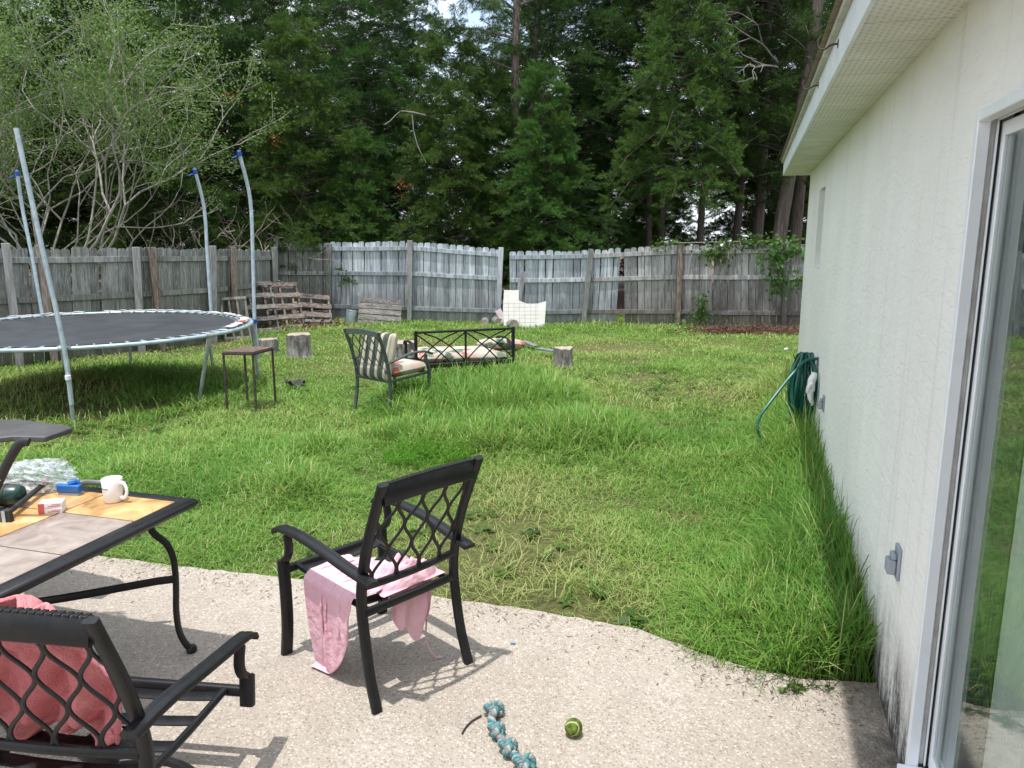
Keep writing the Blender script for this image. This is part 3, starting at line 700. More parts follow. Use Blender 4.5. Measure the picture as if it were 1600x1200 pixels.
# ------------------------------------------------------------------ patio chairs
def patio_chair(label, loc, rz, w=1.0, af=-.03, ar=-.03, swivel=False):
    t = thing('patio_chair', label, 'chair', loc, rz, 'black lattice patio chairs')
    tf = .88 if swivel else 1.0
    for sx in (-1, 1):
        x = .245 * sx * w
        mb = MB(); zb = .30 if swivel else 0
        mb.sweep(smoothpts(([] if swivel else [(x * 1.02, -.335, 0), (x * 1.01, -.29, .14)]) + [(x, -.262, .30), (x, -.25, .42), (x, -.265, .55), (x * (.95 if swivel else 1), -.315, .72), (x * tf, -.415, .955 if not swivel else .945)], 4), rrect(.026, .042, .2), (1, 0, 0))
        mb.build('rear_leg', 'black_metal', t, 0, 50)
        xf = .268 * sx * w; mb = MB()
        mb.sweep(smoothpts(([(xf, .297, .355)] if swivel else [(xf, .315, 0), (xf, .292, .15), (xf, .29, .30)]) + [(xf, .297, .44 + af)], 4) + [Vector((xf, .297, .485 + af))], rrect(.03, .05, .2), (1, 0, 0))
        mb.build('front_leg', 'black_metal', t, 0, 50)
        mb = MB(); mb.sweep(smoothpts([(xf, .285, .486 + af), (xf, .258, .508 + af), (xf, .243, .54 + af), (xf, .243, .575 + af), (xf, .25, .612 + af)], 4), rrect(.026, .034, .2), (1, 0, 0)); mb.build('arm_bracket', 'black_metal', t, 0, 50)
        mb = MB(); arm = smoothpts([(xf, .335, .606 + af), (xf, .322, .622 + af), (xf, .27, .634 + af), (xf * 1.01, .12, .640 + af), (xf * 1.01, -.06, .622 + (af + ar) / 2), (xf * .99, -.20, .598 + ar), (x * 1.04, -.345, .575 + ar)], 4)
        pf = [(-.027, -.009), (.027, -.009), (.029, .002), (.024, .009), (.016, .006), (.006, .010), (-.006, .010), (-.016, .006), (-.024, .009), (-.029, .002)]
        mb.sweep(arm, pf, (0, 0, 1)); mb.build('armrest', 'black_metal', t, 0, 60)
    # top rail, slightly crowned, with woven ridge
    mb = MB(); n = 22; P = []
    for i in range(n + 1):
        k = i / n * 2 - 1; P.append((k * .232 * w * tf, -.394 - .018 * (1 - k * k), .905 + .012 * (1 - k * k)))
    mb.sweep(P, rrect(.024, .085, .25), (0, 0, 1)); mb.build('top_rail', 'black_metal', t, 0, 50)
    mb = MB()
    for i in range(n):
        a, b = Vector(P[i]), Vector(P[i + 1]); c = (a + b) / 2; mb.beam(c + Vector((-.0085, 0, .0405)), c + Vector((.0085, 0, .0405)), .0255, .008)
    mb.build('woven_ridge', 'black_metal', t, .002)
    def bk(z): # back plane y at height z
        return np.interp(z, [.42, .55, .72, .955], [-.25, -.265, -.315, -.415])
    mb = MB(); P = [((-.232 + .464 * i / 10) * w, bk(.50) - .016 * (1 - (i / 5 - 1) ** 2), .50) for i in range(11)]
    mb.sweep(P, rrect(.022, .03, .25), (0, 0, 1)); mb.build('bottom_rail', 'black_metal', t, 0, 50)
    mb = MB(); ns = 9; sp = .464 / (ns - 1); 
    for k in range(ns):
        sg = 1 if k % 2 == 0 else -1; pts = []
        for i in range(27):
            z = .507 + (.868 - .507) * i / 26
            x = -.232 + sp * k + sg * sp * .47 * math.sin(2 * math.pi * (z - .507) / .205 + .7)
            x = max(-.226, min(.226, x)); q = x / .232
            pts.append((x * w * (1 - (1 - tf) * max(0, (z - .5) / .45)), bk(z) - .014 * (1 - q * q), z))
        mb.sweep(pts, rrect(.008, .0135, .25), (1, 0, 0))
    mb.build('lattice', 'black_metal', t, 0, 50)
    mb = MB(); mb.sweep([(-.25 * w, .297, .405), (.25 * w, .297, .405)], rrect(.028, .036, .2)); mb.build('front_rail', 'black_metal', t, 0, 50)
    mb = MB(); mb.sweep([(-.232 * w, -.252, .385), (.232 * w, -.252, .385)], rrect(.028, .032, .2)); mb.build('rear_rail', 'black_metal', t, 0, 50)
    for sx in (-1, 1):
        mb = MB(); mb.tube(smoothpts([(.205 * sx * w, .28, .412), (.207 * sx * w, .1, .398), (.208 * sx * w, -.1, .388), (.207 * sx * w, -.24, .385)], 3), .0135, 10); mb.build('side_rail', 'black_metal', t, 0, 50)
    for y in (.235, .085, -.055, -.175):
        z = np.interp(y, [-.24, .28], [.386, .411]); mb = MB()
        mb.sweep([((-.205 + .041 * i) * w, y, z + .004 - .012 * (1 - (i / 5 - 1) ** 2)) for i in range(11)], rrect(.058, .006, .2)); mb.build('seat_slat', 'black_metal', t, 0, 50)
    if swivel:
        mb = MB(); mb.lathe([(0, .18), (.03, .18), (.03, .33), (.09, .345), (.09, .365), (0, .365)], 20); mb.build('pedestal', 'black_metal', t, 0, 40)
        mb = MB(); mb.tube([(.27 * math.cos(2 * math.pi * i / 40), .27 * math.sin(2 * math.pi * i / 40), .14) for i in range(40)], .014, 8, True, (0, 0, 1))
        for k in range(4):
            a = math.pi / 4 + k * math.pi / 2; mb.tube(smoothpts([(.02 * math.cos(a), .02 * math.sin(a), .2), (.14 * math.cos(a), .14 * math.sin(a), .16), (.265 * math.cos(a), .265 * math.sin(a), .142)], 3), .014, 8)
        mb.build('swivel_base', 'black_metal', t, 0, 50)
    return t
C1 = Vector((-.602, 3.136, 0)); A1 = .807
chair1 = patio_chair('black lattice-back patio chair with a pale pink cloth over its seat', C1, A1, .985)
C2 = Vector((-1.290, 2.150, -.098)); A2 = -.125; TILT2 = -.105
chair2 = patio_chair('black lattice-back patio chair with a coral towel, cut off at lower left', C2, A2, 1.2, -.02, .025, True); chair2.rotation_euler = (TILT2, 0, A2)

def pink_cloth():
    nx, ny = 64, 56; Lx, Ly = .56, .60; rs = np.random.default_rng(3)
    xs = np.linspace(-Lx / 2, Lx / 2, nx); ys = np.linspace(-Ly / 2, Ly / 2, ny); X, Y = np.meshgrid(xs, ys)
    rest = np.stack([X.ravel(), Y.ravel(), 0 * X.ravel()], 1)
    a = .35; c, s = math.cos(a), math.sin(a)
    x = (X * c - Y * s) * .56 - .10; y = (X * s + Y * c) * .52 - .0
    wob = 3.5 * noise2(X + 3, Y + 5, 5, 4, 2)
    z = .53 + .030 * np.sin(X * 58 + wob * 2.2) + .030 * np.sin(Y * 52 + X * 18 + wob * 2.8) + .07 * noise2(X + 1, Y + 2, 8, 6, 2)
    P = np.stack([x.ravel(), y.ravel(), z.ravel()], 1) + rs.normal(0, .002, (nx * ny, 3))
    H = np.array
    boxes = [(H([0, 0.02, .341]), H([.215, .26, .065]), .02),
             (H([0, -.34, .70]), H([.27, .05, .28]), .02), (H([-.29, .28, .3]), H([.01, .016, .3]), .016), (H([-.265, -.28, .3]), H([.01, .022, .3]), .016)]
    P = run_cloth(P, rest, nx, ny, box_push(boxes), 300)
    o = cloth_obj('pink_cloth', P, nx, ny, 'pink', .003); o.location = C1; o.rotation_euler = (0, 0, A1)
    tag(o, 'crumpled pale pink cloth hanging over a black chair seat', 'cloth')
    # bunched heap at the back of the seat and the end hanging below the rear rail
    n = 46; U, V_ = np.meshgrid(np.linspace(-1, 1, n), np.linspace(-1, 1, n)); rad = np.hypot(U, V_)
    crease = np.abs(noise2(U + 4, V_ * .6 + 2, 2.6, 31, 3) - .5) * 2; crease2 = np.abs(noise2(U * .7 + 9, V_ + 7, 4.6, 35, 2) - .5) * 2
    hh = np.clip(1 - rad ** 2.4, 0, 1) ** .6; Zb = .410 + hh * (.025 + .085 * crease + .035 * crease2)
    Pb = np.stack([(.045 + U * .165 + .02 * (crease - .4)).ravel(), (-.155 + V_ * .085).ravel(), Zb.ravel()], 1)
    b = cloth_obj('bunched_fold', Pb, n, n, 'pink', .004); b.parent = o
    nx2, ny2 = 44, 34; U, V_ = np.meshgrid(np.linspace(-1, 1, nx2), np.linspace(0, 1, ny2))
    wv = .016 * np.sin(U * 8 + 2 * V_) + .03 * (noise2(U * 1.5, V_, 2.2, 41, 3) - .5)
    Ph = np.stack([(.03 + U * (.125 - .03 * V_) + .02 * V_ * np.sin(U * 3)).ravel(), (-.205 - .02 * np.sin(V_ * 3) + wv * (.3 + V_)).ravel(), (.415 - V_ * (.20 + .055 * np.sin(U * 3.1 + .8) + .03 * np.sin(U * 9))).ravel()], 1)
    b = cloth_obj('hanging_fold', Ph, nx2, ny2, 'pink', .004); b.parent = o
    mb = MB(); mb.tube(smoothpts([(.14, -.15, .36), (.155, -.16, .2), (.15, -.165, .08), (.165, -.2, .015), (.19, -.225, .006)], 4), .004, 6); mb.build('drawstring', 'pink', o)
pink_cloth()
def coral_towel():
    nx, ny = 60, 70
    u = np.linspace(0, 1, nx); v = np.linspace(0, 1, ny); U, V_ = np.meshgrid(u, v)
    # v: 0 at seat (front), 1 at top, folded bundle leaning on the back
    prof_y = np.interp(V_, [0, .18, .35, .5, .75, .92, 1], [.04, -.05, -.12, -.165, -.235, -.30, -.335])
    prof_z = np.interp(V_, [0, .18, .35, .5, .75, .92, 1], [.405, .43, .50, .60, .79, .92, .938])
    xl = -.26; xr = np.interp(V_, [0, .15, .45, .75, 1], [.02, .08, .195, .185, .12])
    X = xl + (xr - xl) * U
    fold = .022 * np.sin(U * 17 + 3.0 * np.sin(V_ * 5 + 1)) + .06 * (noise2(U, V_, 5, 8) - .5) + .02 * (noise2(U, V_, 22, 18) - .5) + .010 * np.sin(U * 31 + V_ * 7)
    round_ = -.055 * np.abs(U * 2 - 1) ** 3
    Y = prof_y + fold + round_; Z = prof_z + .5 * fold + .02 * (noise2(U, V_, 3, 2) - .5) - .04 * np.abs(U * 2 - 1) ** 4 * (V_ > .4)
    P = np.stack([X.ravel(), Y.ravel(), np.maximum(Z, .402).ravel()], 1)
    o = cloth_obj('coral_towel', P, nx, ny, 'coral', .014); o.location = C2; o.rotation_euler = (TILT2, 0, A2)
    tag(o, 'rumpled coral terry towel leaning against the lattice of a black chair', 'towel')
coral_towel()

# ------------------------------------------------------------------ dining table
TZ = .72
E1 = Vector((-.283, -.959, 0)).normalized(); E2 = Vector((-.959, .283, 0)).normalized(); TC = Vector((-1.375, 3.20, 0))
TR = math.atan2(E2.y, E2.x)                         # local x along E2, local y along -... computed below
def tp(a, b, z=0): return TC + E1 * a + E2 * b + Vector((0, 0, z))
def build_table():
    L1, L2 = 1.12, 1.72
    t = thing('dining_table', 'tile-topped black patio table with curved legs at the left', 'table', TC, math.atan2(E2.y, E2.x))
    # local x = b along E2; local y = -a  (E1 = rot(E2,+90)?)
    sg = 1 if (Vector((-E2.y, E2.x, 0)) - E1).length < 1e-3 else -1
    def q(a, b, z): return (b, sg * a, z)
    prof = [(-.032, -.012), (-.022, -.026), (.0, -.03), (.02, -.024), (.032, -.008), (.034, .004), (.026, .014), (.006, .02), (-.02, .018), (-.032, .008)]
    mb = MB(); r = .03
    path = [q(r, r, TZ - .018), q(L1 - r, r, TZ - .018), q(L1 - r, L2 - r, TZ - .018), q(r, L2 - r, TZ - .018)]
    pr = [Vector(p) for p in path]; 
    # mitred frame: four trapezoid mouldings
    k = len(prof); n = 4; b0 = 0
    cen = sum(pr, Vector()) / 4
    for i in range(4):
        p = pr[i]; sgx = 1 if p.x > cen.x else -1; sgy = 1 if p.y > cen.y else -1
        for (o_, h_) in prof: mb.v.append((p.x + sgx * o_, p.y + sgy * o_, p.z + h_))
    for i in range(4):
        j = (i + 1) % 4
        for m in range(k): m2 = (m + 1) % k; mb.face((i * k + m, j * k + m, j * k + m2, i * k + m2))
    mb.build('table_rim', 'black_metal', t, 0, 45)
    mb = MB(); a0, a1, b0_, b1 = .058, L1 - .058, .058, L2 - .058
    c0, c1 = q(a0, b0_, TZ - .03), q(a1, b1, TZ - .0065); mb.rbox(c0, c1); mb.build('grout_bed', 'grout', t)
    aa = [a0] + [.30 + .345 * i for i in range(0, 3)] + [a1]; bb = [b0_] + [.082 + .345 * i for i in range(1, 5)] + [b1]
    gold = {(0, 0), (0, 1), (1, 1), (2, 1)}
    for i in range(len(aa) - 1):
        for jx in range(len(bb) - 1):
            if aa[i + 1] - aa[i] < .03: continue
            mb = MB(); mb.tone = ((i * 7 + jx * 3) % 11) / 11; g = .004
            mb.rbox(q(aa[i] + g, bb[jx] + g, TZ - .012), q(aa[i + 1] - g, bb[jx + 1] - g, TZ - .003))
            isg = (i == 0) or (jx == 1 and i in (0, 1)) or (jx == 1)
            mb.build('tile', 'tile_gold' if (i == 0 or jx >= 1 and (i + jx) % 2 == 0) else 'tile_grey', t, .002)
    ina, inb = .115, .085
    for (a, b) in ((ina, inb), (L1 - ina, inb), (ina, L2 - inb), (L1 - ina, L2 - inb)):
        da = (1 if a > L1 / 2 else -1); db = (1 if b > L2 / 2 else -1); mb = MB()
        pts = []
        for off, z in ((0, .69), (.0, .62), (.015, .585), (.060, .53), (.082, .45), (.083, .34), (.074, .22), (.078, .12), (.10, .05), (.125, .012)):
            pts.append(q(a + da * (off - .03) * .75, b + db * (off - .08) * .6, z))
        mb.sweep(smoothpts(pts, 4), rrect(.03, .021, .3), (0, 1, 0) if False else None); lg = mb.build('leg', 'black_metal', t, 0, 50)
        mb = MB(); e = Vector(pts[-1]); mb.lathe([(0, 0), (.018, .0), (.024, .008), (.024, .02), (.016, .032), (0, .034)], 14, (e.x, e.y, 0)); mb.build('foot', 'black_metal', lg)
    # two bowed stretchers that touch in the middle
    zz = .37
    for side in (0, 1):
        a_end = ina - .03 + .0 if side == 0 else L1 - ina + .03; a_mid = L1 / 2 - .012 if side == 0 else L1 / 2 + .012
        pts = []
        for i in range(25):
            k_ = i / 24; b = .07 + (L2 - .14) * k_; c_ = (1 - (2 * k_ - 1) ** 2) ; c_ = c_ ** 1.3
            pts.append(q(a_end + (a_mid - a_end) * c_, b, zz - .012 * c_))
        mb = MB(); mb.sweep(pts, rrect(.012, .034, .25), (0, 0, 1)); mb.build('stretcher', 'black_metal', t, 0, 50)
    return t
build_table()
TT = TZ + .0

# ---- things on the table
def on_table(u, v): return gz(u, v, TZ - .003)
def mug():
    p = on_table(178, 783); t = thing('mug', 'white coffee mug standing on the tiled table', 'mug', p, R(-18))
    mb = MB(); mb.lathe([(0, .004), (.034, .0), (.0375, .004), (.040, .05), (.0425, .101), (.0412, .1035), (.0395, .101), (.037, .05), (.034, .01), (0, .009)], 40)
    mb.build('cup', 'ceramic', t, 0, 60)
    mb = MB(); mb.sweep(smoothpts([(.040, 0, .084), (.055, 0, .088), (.07, 0, .078), (.076, 0, .055), (.069, 0, .033), (.055, 0, .020), (.038, 0, .022)], 5), rrect(.016, .009, .4), (0, 1, 0)); mb.build('handle', 'ceramic', t, 0, 60)
    mb = MB(); rr = random.Random(2)
    for row, (z, h, n, a0) in enumerate(((.062, .0065, 8, -118), (.052, .003, 5, -108))):
        for i in range(n):
            a = R(a0 + i * 6.2 * (1 if row == 0 else .8)); r = .0412; w_ = .0030 if row == 0 else .0018
            tx = Vector((-math.sin(a), math.cos(a), 0)); c = Vector((r * math.cos(a), r * math.sin(a), z))
            hh = h * rr.uniform(.75, 1)
            mb.poly([c - tx * w_ / 2, c + tx * w_ / 2, c + tx * w_ / 2 + Vector((0, 0, hh)), c - tx * w_ / 2 + Vector((0, 0, hh))])
    mb.build('print', 'print', t, 0, 0)
mug()
def packs():
    for i in range(2):
        p = on_table(83, 799); z = TZ - .003 + i * .0235
        t = thing('cigarette_pack', ['white and red carton under another on the table', 'white and red carton on top of another beside the mug'][i], 'carton', (p.x, p.y, z), R(12 + 3 * i), 'small cartons on the table')
        mb = MB(); mb.rbox((-.044, -.028, 0), (.044, .028, .0225)); mb.build('box', 'carton_white', t, .0015)
        mb = MB(); mb.rbox((-.0452, -.0288, -.0001 + .0006), (-.022, .0288, .0218)); mb.rbox((-.01, -.0291, .006), (.035, -.0285, .010)); mb.rbox((.004, -.0291, .013), (.04, -.0285, .016)); mb.build('red_band', 'carton_red', t, .0005)
packs()
def bag():
    p = on_table(60, 768); bm = bmesh.new(); bmesh.ops.create_icosphere(bm, subdivisions=5, radius=1)
    rr = np.random.default_rng(4)
    for v in bm.verts:
        d = v.co.normalized(); n = 0
        for k, (f, a) in enumerate(((2.2, .34), (4.5, .22), (9, .08), (17, .02))):
            n += a * (1 - abs(2 * float(noise2(d.x * f + d.z * 3.1 + 9, d.y * f + d.z * 1.7 + 4, 1, k, 1)) - 1) - .5) * 2
        r = 1 + n; v.co = Vector((d.x * .125 * r, d.y * .085 * r, max(0.0, .052 + d.z * .056 * r)))
    me = bpy.data.meshes.new('plastic_bag'); bm.to_mesh(me); bm.free()
    o = link('plastic_bag', me, 'bag'); o.location = p + Vector((-.03, .03, 0)); o.rotation_euler = (0, 0, .2)
    tag(o, 'crumpled clear plastic bag at the left end of the table', 'bag')
bag()
def small_table_things():
    p = on_table(110, 773); t = thing('brush', 'blue brush head with a dark handle lying on the table', 'brush', p, R(-8))
    mb = MB(); mb.rbox((-.056, -.014, .012), (.052, .016, .048)); mb.build('head', 'blue_plastic', t, .006)
    mb = MB(); mb.rbox((-.05, -.012, 0.0), (.048, .012, .0119)); mb.build('bristles', 'grey_plastic', t)
    mb = MB(); mb.tube(smoothpts([(.02, .016, .04), (.04, .045, .045), (.075, .075, .035), (.13, .10, .026), (.19, .12, .022)], 4), [.013, .013, .013, .013, .012, .012, .012, .012, .012, .012, .014, .014, .014, .015, .014, .012, .010], 10); mb.build('handle', 'brush_grey', t)
    mb = MB(); mb.tube([(.0, .0, .05), (.025, .008, .06), (.03, .018, .052)], .012, 8); mb.build('neck', 'blue_plastic', t)
    p = on_table(8, 793); t = thing('flask', 'dark green cylindrical flask lying at the table edge', 'flask', p + Vector((-.03, .02, .047)), R(5))
    mb = MB(); prof = [(0, -.14), (.04, -.14), (.046, -.134), (.047, .04), (.045, .075), (.038, .09), (.03, .094), (0, .095)]
    mb.lathe(prof, 28); o = mb.build('body', 'green_bottle', t, 0, 40); o.rotation_euler = (0, R(90), 0)
    mb = MB(); mb.lathe([(.0475, .02), (.049, .022), (.049, .034), (.0475, .036)], 28); o = mb.build('collar', 'black_rubber', t); o.rotation_euler = (0, R(90), 0)
    # black long handled scraper with a steel edge
    p0 = on_table(10, 815); p1 = on_table(78, 762); t = thing('scraper', 'black long-handled scraper with steel edge and red tip', 'scraper', p0)
    d = (p1 - p0); mb = MB(); mb.tube(smoothpts([(.0, .0, .03), d * .3 + Vector((0, 0, .03)), d * .7 + Vector((0, 0, .034)), d * .93 + Vector((0, 0, .036))], 4), .0115, 10); mb.build('handle', 'black_rubber', t)
    mb = MB(); mb.tube([d * .80 + Vector((0.004, 0.0, .047)), d * .98 + Vector((.004, 0, .05))], .005, 8); mb.build('red_tip', 'carton_red', t)
    mb = MB(); mb.prism([(-.022, 0), (.028, -.012), (.022, .05), (-.015, .05)], lambda a, c, dd: (a, dd - .01, c + .0), .022); mb.build('head', 'black_rubber', t, .004)
    mb = MB(); mb.rbox((-.008, -.0135, .0), (.006, -.0105, .048)); mb.build('steel_edge', 'galv', t)
    # black bent handle rising at the very left
    t = thing('bent_handle', 'thick black bent handle rising at the left edge of the table', 'handle', on_table(-20, 800))
    Y = 2.95; mb = MB(); inv = -t.location
    P = [on_table(-25, 800) + Vector((0, 0, .012)), gy(-8, 765, 2.98), gy(10, 727, 2.96), gy(22, 705, 2.95), gy(30, 694, 2.95), gy(40, 690, 2.95), gy(45, 691, 2.95)]
    P = [p + inv for p in P]; mb.sweep(smoothpts(P, 5), rrect(.036, .026, .35), (0, 1, 0)); mb.build('shaft', 'black_rubber', t, 0, 60)
    mb = MB(); mb.rbox((-.05, -.04, .0), (.05, .04, .014)); mb.build('base', 'black_rubber', t, .004)
small_table_things()
def grill():
    Z = .90
    c = [gz(-60, 690, Z), gz(35, 684, Z), gz(113, 666, Z), gz(30, 655, Z), gz(-70, 660, Z)]
    P0 = gz(-160, 690, Z); t = thing('barbecue_cart', 'dark grey shelf of a barbecue cart jutting in behind the table', 'barbecue', (P0.x, P0.y, 0))
    sh = [p - P0 for p in (gz(-60, 690, Z), gz(20, 681, Z), gz(70, 682.5, Z), gz(113, 668, Z), gz(106, 664, Z), gz(30, 655, Z), gz(-60, 656, Z))]
    mb = MB(); mb.prism([(p.x, p.y) for p in sh], lambda a, b, d: (a, b, Z - .028 + d), .028); mb.build('side_shelf', 'shelf_plastic', t, .006)
    mb = MB(); q = gz(-90, 670, Z) - P0; mb.box((q.x - .25, q.y, .62), (.62, .42, .40)); mb.build('firebox', 'black_metal', t, .02)
    mb = MB(); mb.sweep(smoothpts([(q.x - .25, q.y - .2, .83), (q.x - .25, q.y - .19, 1.0), (q.x - .25, q.y - .05, 1.1), (q.x - .25, q.y + .12, 1.06), (q.x - .25, q.y + .21, .83)], 4), rrect(.6, .02, .2), (1, 0, 0)); mb.build('lid', 'black_metal', t)
    for dx in (-.5, .02):
        for dy in (-.18, .18):
            mb = MB(); mb.rbox((q.x + dx - .02, q.y + dy - .02, 0), (q.x + dx + .02, q.y + dy + .02, .42)); mb.build('leg', 'black_metal', t)
grill()

# ------------------------------------------------------------------ dog toys
def rope_toy():
    pts = [gz(u, v, .022) for u, v in ((772, 1112), (768, 1122), (772, 1138), (782, 1152), (790, 1166), (800, 1177), (812, 1187), (820, 1199))]
    t = thing('rope_toy', 'knotted teal and white rope dog toy on the concrete', 'dog toy', (pts[0].x, pts[0].y, 0))
    o0 = Vector((pts[0].x, pts[0].y, 0)); P = smoothpts([p - o0 for p in pts], 8); n = len(P)
    def braid(P, r, R_, turns, mb, ph=0, strands=4, tones=(0, .45, .62, .8)):
        n = len(P)
        for s_ in range(strands):
            mb.tone = tones[s_ % len(tones)]; q = []
            for i in range(n):
                T = (P[min(i + 1, n - 1)] - P[max(i - 1, 0)]).normalized(); X = T.cross(Vector((0, 0, 1))).normalized(); Yv = X.cross(T)
                a = 2 * math.pi * (turns * i / n + s_ / strands) + ph
                q.append(P[i] + X * math.cos(a) * R_ + Yv * math.sin(a) * R_)
            mb.tube(q, r, 7)
    mb = MB(); braid(P, .0085, .0085, 5.5, mb); mb.build('rope', 'rope', t, 0, 60)
    rr = random.Random(8)
    for frac, sz in ((.02, 1.25), (.34, .95), (.62, 1.05), (.97, 1.3)):
        c = P[min(n - 1, int(frac * n))]; mb = MB()
        q = []
        for i in range(60):
            a = 2 * math.pi * i / 60
            q.append(c + Vector((math.sin(a) + 1.3 * math.sin(2 * a), math.cos(a) - 1.3 * math.cos(2 * a), -1.0 * math.sin(3 * a))) * .0115 * sz + Vector((0, 0, .010)))
        braid(q, .0072, .0066, 9, mb, 0, 4, (.0, .45, .8, .1)); mb.build('knot', 'rope', t, 0, 60)
    for end, dirs in ((0, 1), (n - 1, -1)):
        c = P[end]; T = (P[end] - P[end + dirs * 3]).normalized(); mb = MB()
        for i in range(110):
            mb.tone = rr.choice((0, .1, .28, .45, .62, .62, .9)); d = (T * 1.0 + Vector((rr.uniform(-1.0, 1.0), rr.uniform(-1.0, 1.0), rr.uniform(-.1, .75)))).normalized()
            a = c + Vector((rr.uniform(-.012, .012), rr.uniform(-.012, .012), rr.uniform(-.005, .015))); L = rr.uniform(.025, .05)
            e = a + d * L; e.z = max(e.z - .012, .003); m_ = (a + e) / 2 + Vector((0, 0, .006)); m_.z = max(m_.z, .003); a.z = max(a.z, .003); mb.tube([a, m_, e], [.0016, .0014, .0008], 4)
        mb.build('frayed_end', 'rope', t, 0, 0)
rope_toy()
def ball():
    p = gz(896, 1149, 0); r = .0335
    bm = bmesh.new(); bmesh.ops.create_icosphere(bm, subdivisions=5, radius=r); me = bpy.data.meshes.new('tennis_ball'); bm.to_mesh(me); bm.free()
    me.polygons.foreach_set('use_smooth', [True] * len(me.polygons))
    a = .75; curve = []
    for i in range(160):
        t = 2 * math.pi * i / 160; curve.append(Vector((a * math.cos(t) + (1 - a) * math.cos(3 * t), a * math.sin(t) - (1 - a) * math.sin(3 * t), 2 * math.sqrt(a * (1 - a)) * math.sin(2 * t))).normalized())
    C = np.array(curve); V = np.array([f.center[:] for f in me.polygons]); V /= np.linalg.norm(V, axis=1, keepdims=True)
    d = 1 - (V @ C.T).max(axis=1); at = me.attributes.new('tone', 'FLOAT', 'FACE'); at.data.foreach_set('value', (d < .0022).astype(np.float32))
    o = link('tennis_ball', me, 'ball'); o.location = (p.x, p.y, r); o.rotation_euler = (.5, .8, .4); tag(o, 'worn green tennis ball lying on the concrete', 'ball')
ball()
def litter():
    p = gz(802, 1006); mb = MB(); bm = bmesh.new(); bmesh.ops.create_icosphere(bm, subdivisions=2, radius=.012)
    for v in bm.verts: v.co *= 1 + .25 * math.sin(v.co.x * 400 + v.co.y * 230)
    me = bpy.data.meshes.new('pebble'); bm.to_mesh(me); bm.free(); o = link('pebble', me, 'grey_plastic'); o.location = p + Vector((0, 0, .008)); o.scale = (1, .8, .6)
    tag(o, 'small grey pebble alone on the concrete near the pink cloth chair', 'pebble')
    mb = MB(); q = [gz(u, v, .006) for u, v in ((752, 1118), (738, 1126), (728, 1136), (722, 1146))]; mb.tube(smoothpts(q, 4), .0035, 6); o = mb.build('twig', 'dark_rust'); tag(o, 'thin brown twig beside the upper knot of the rope toy', 'twig')
litter()

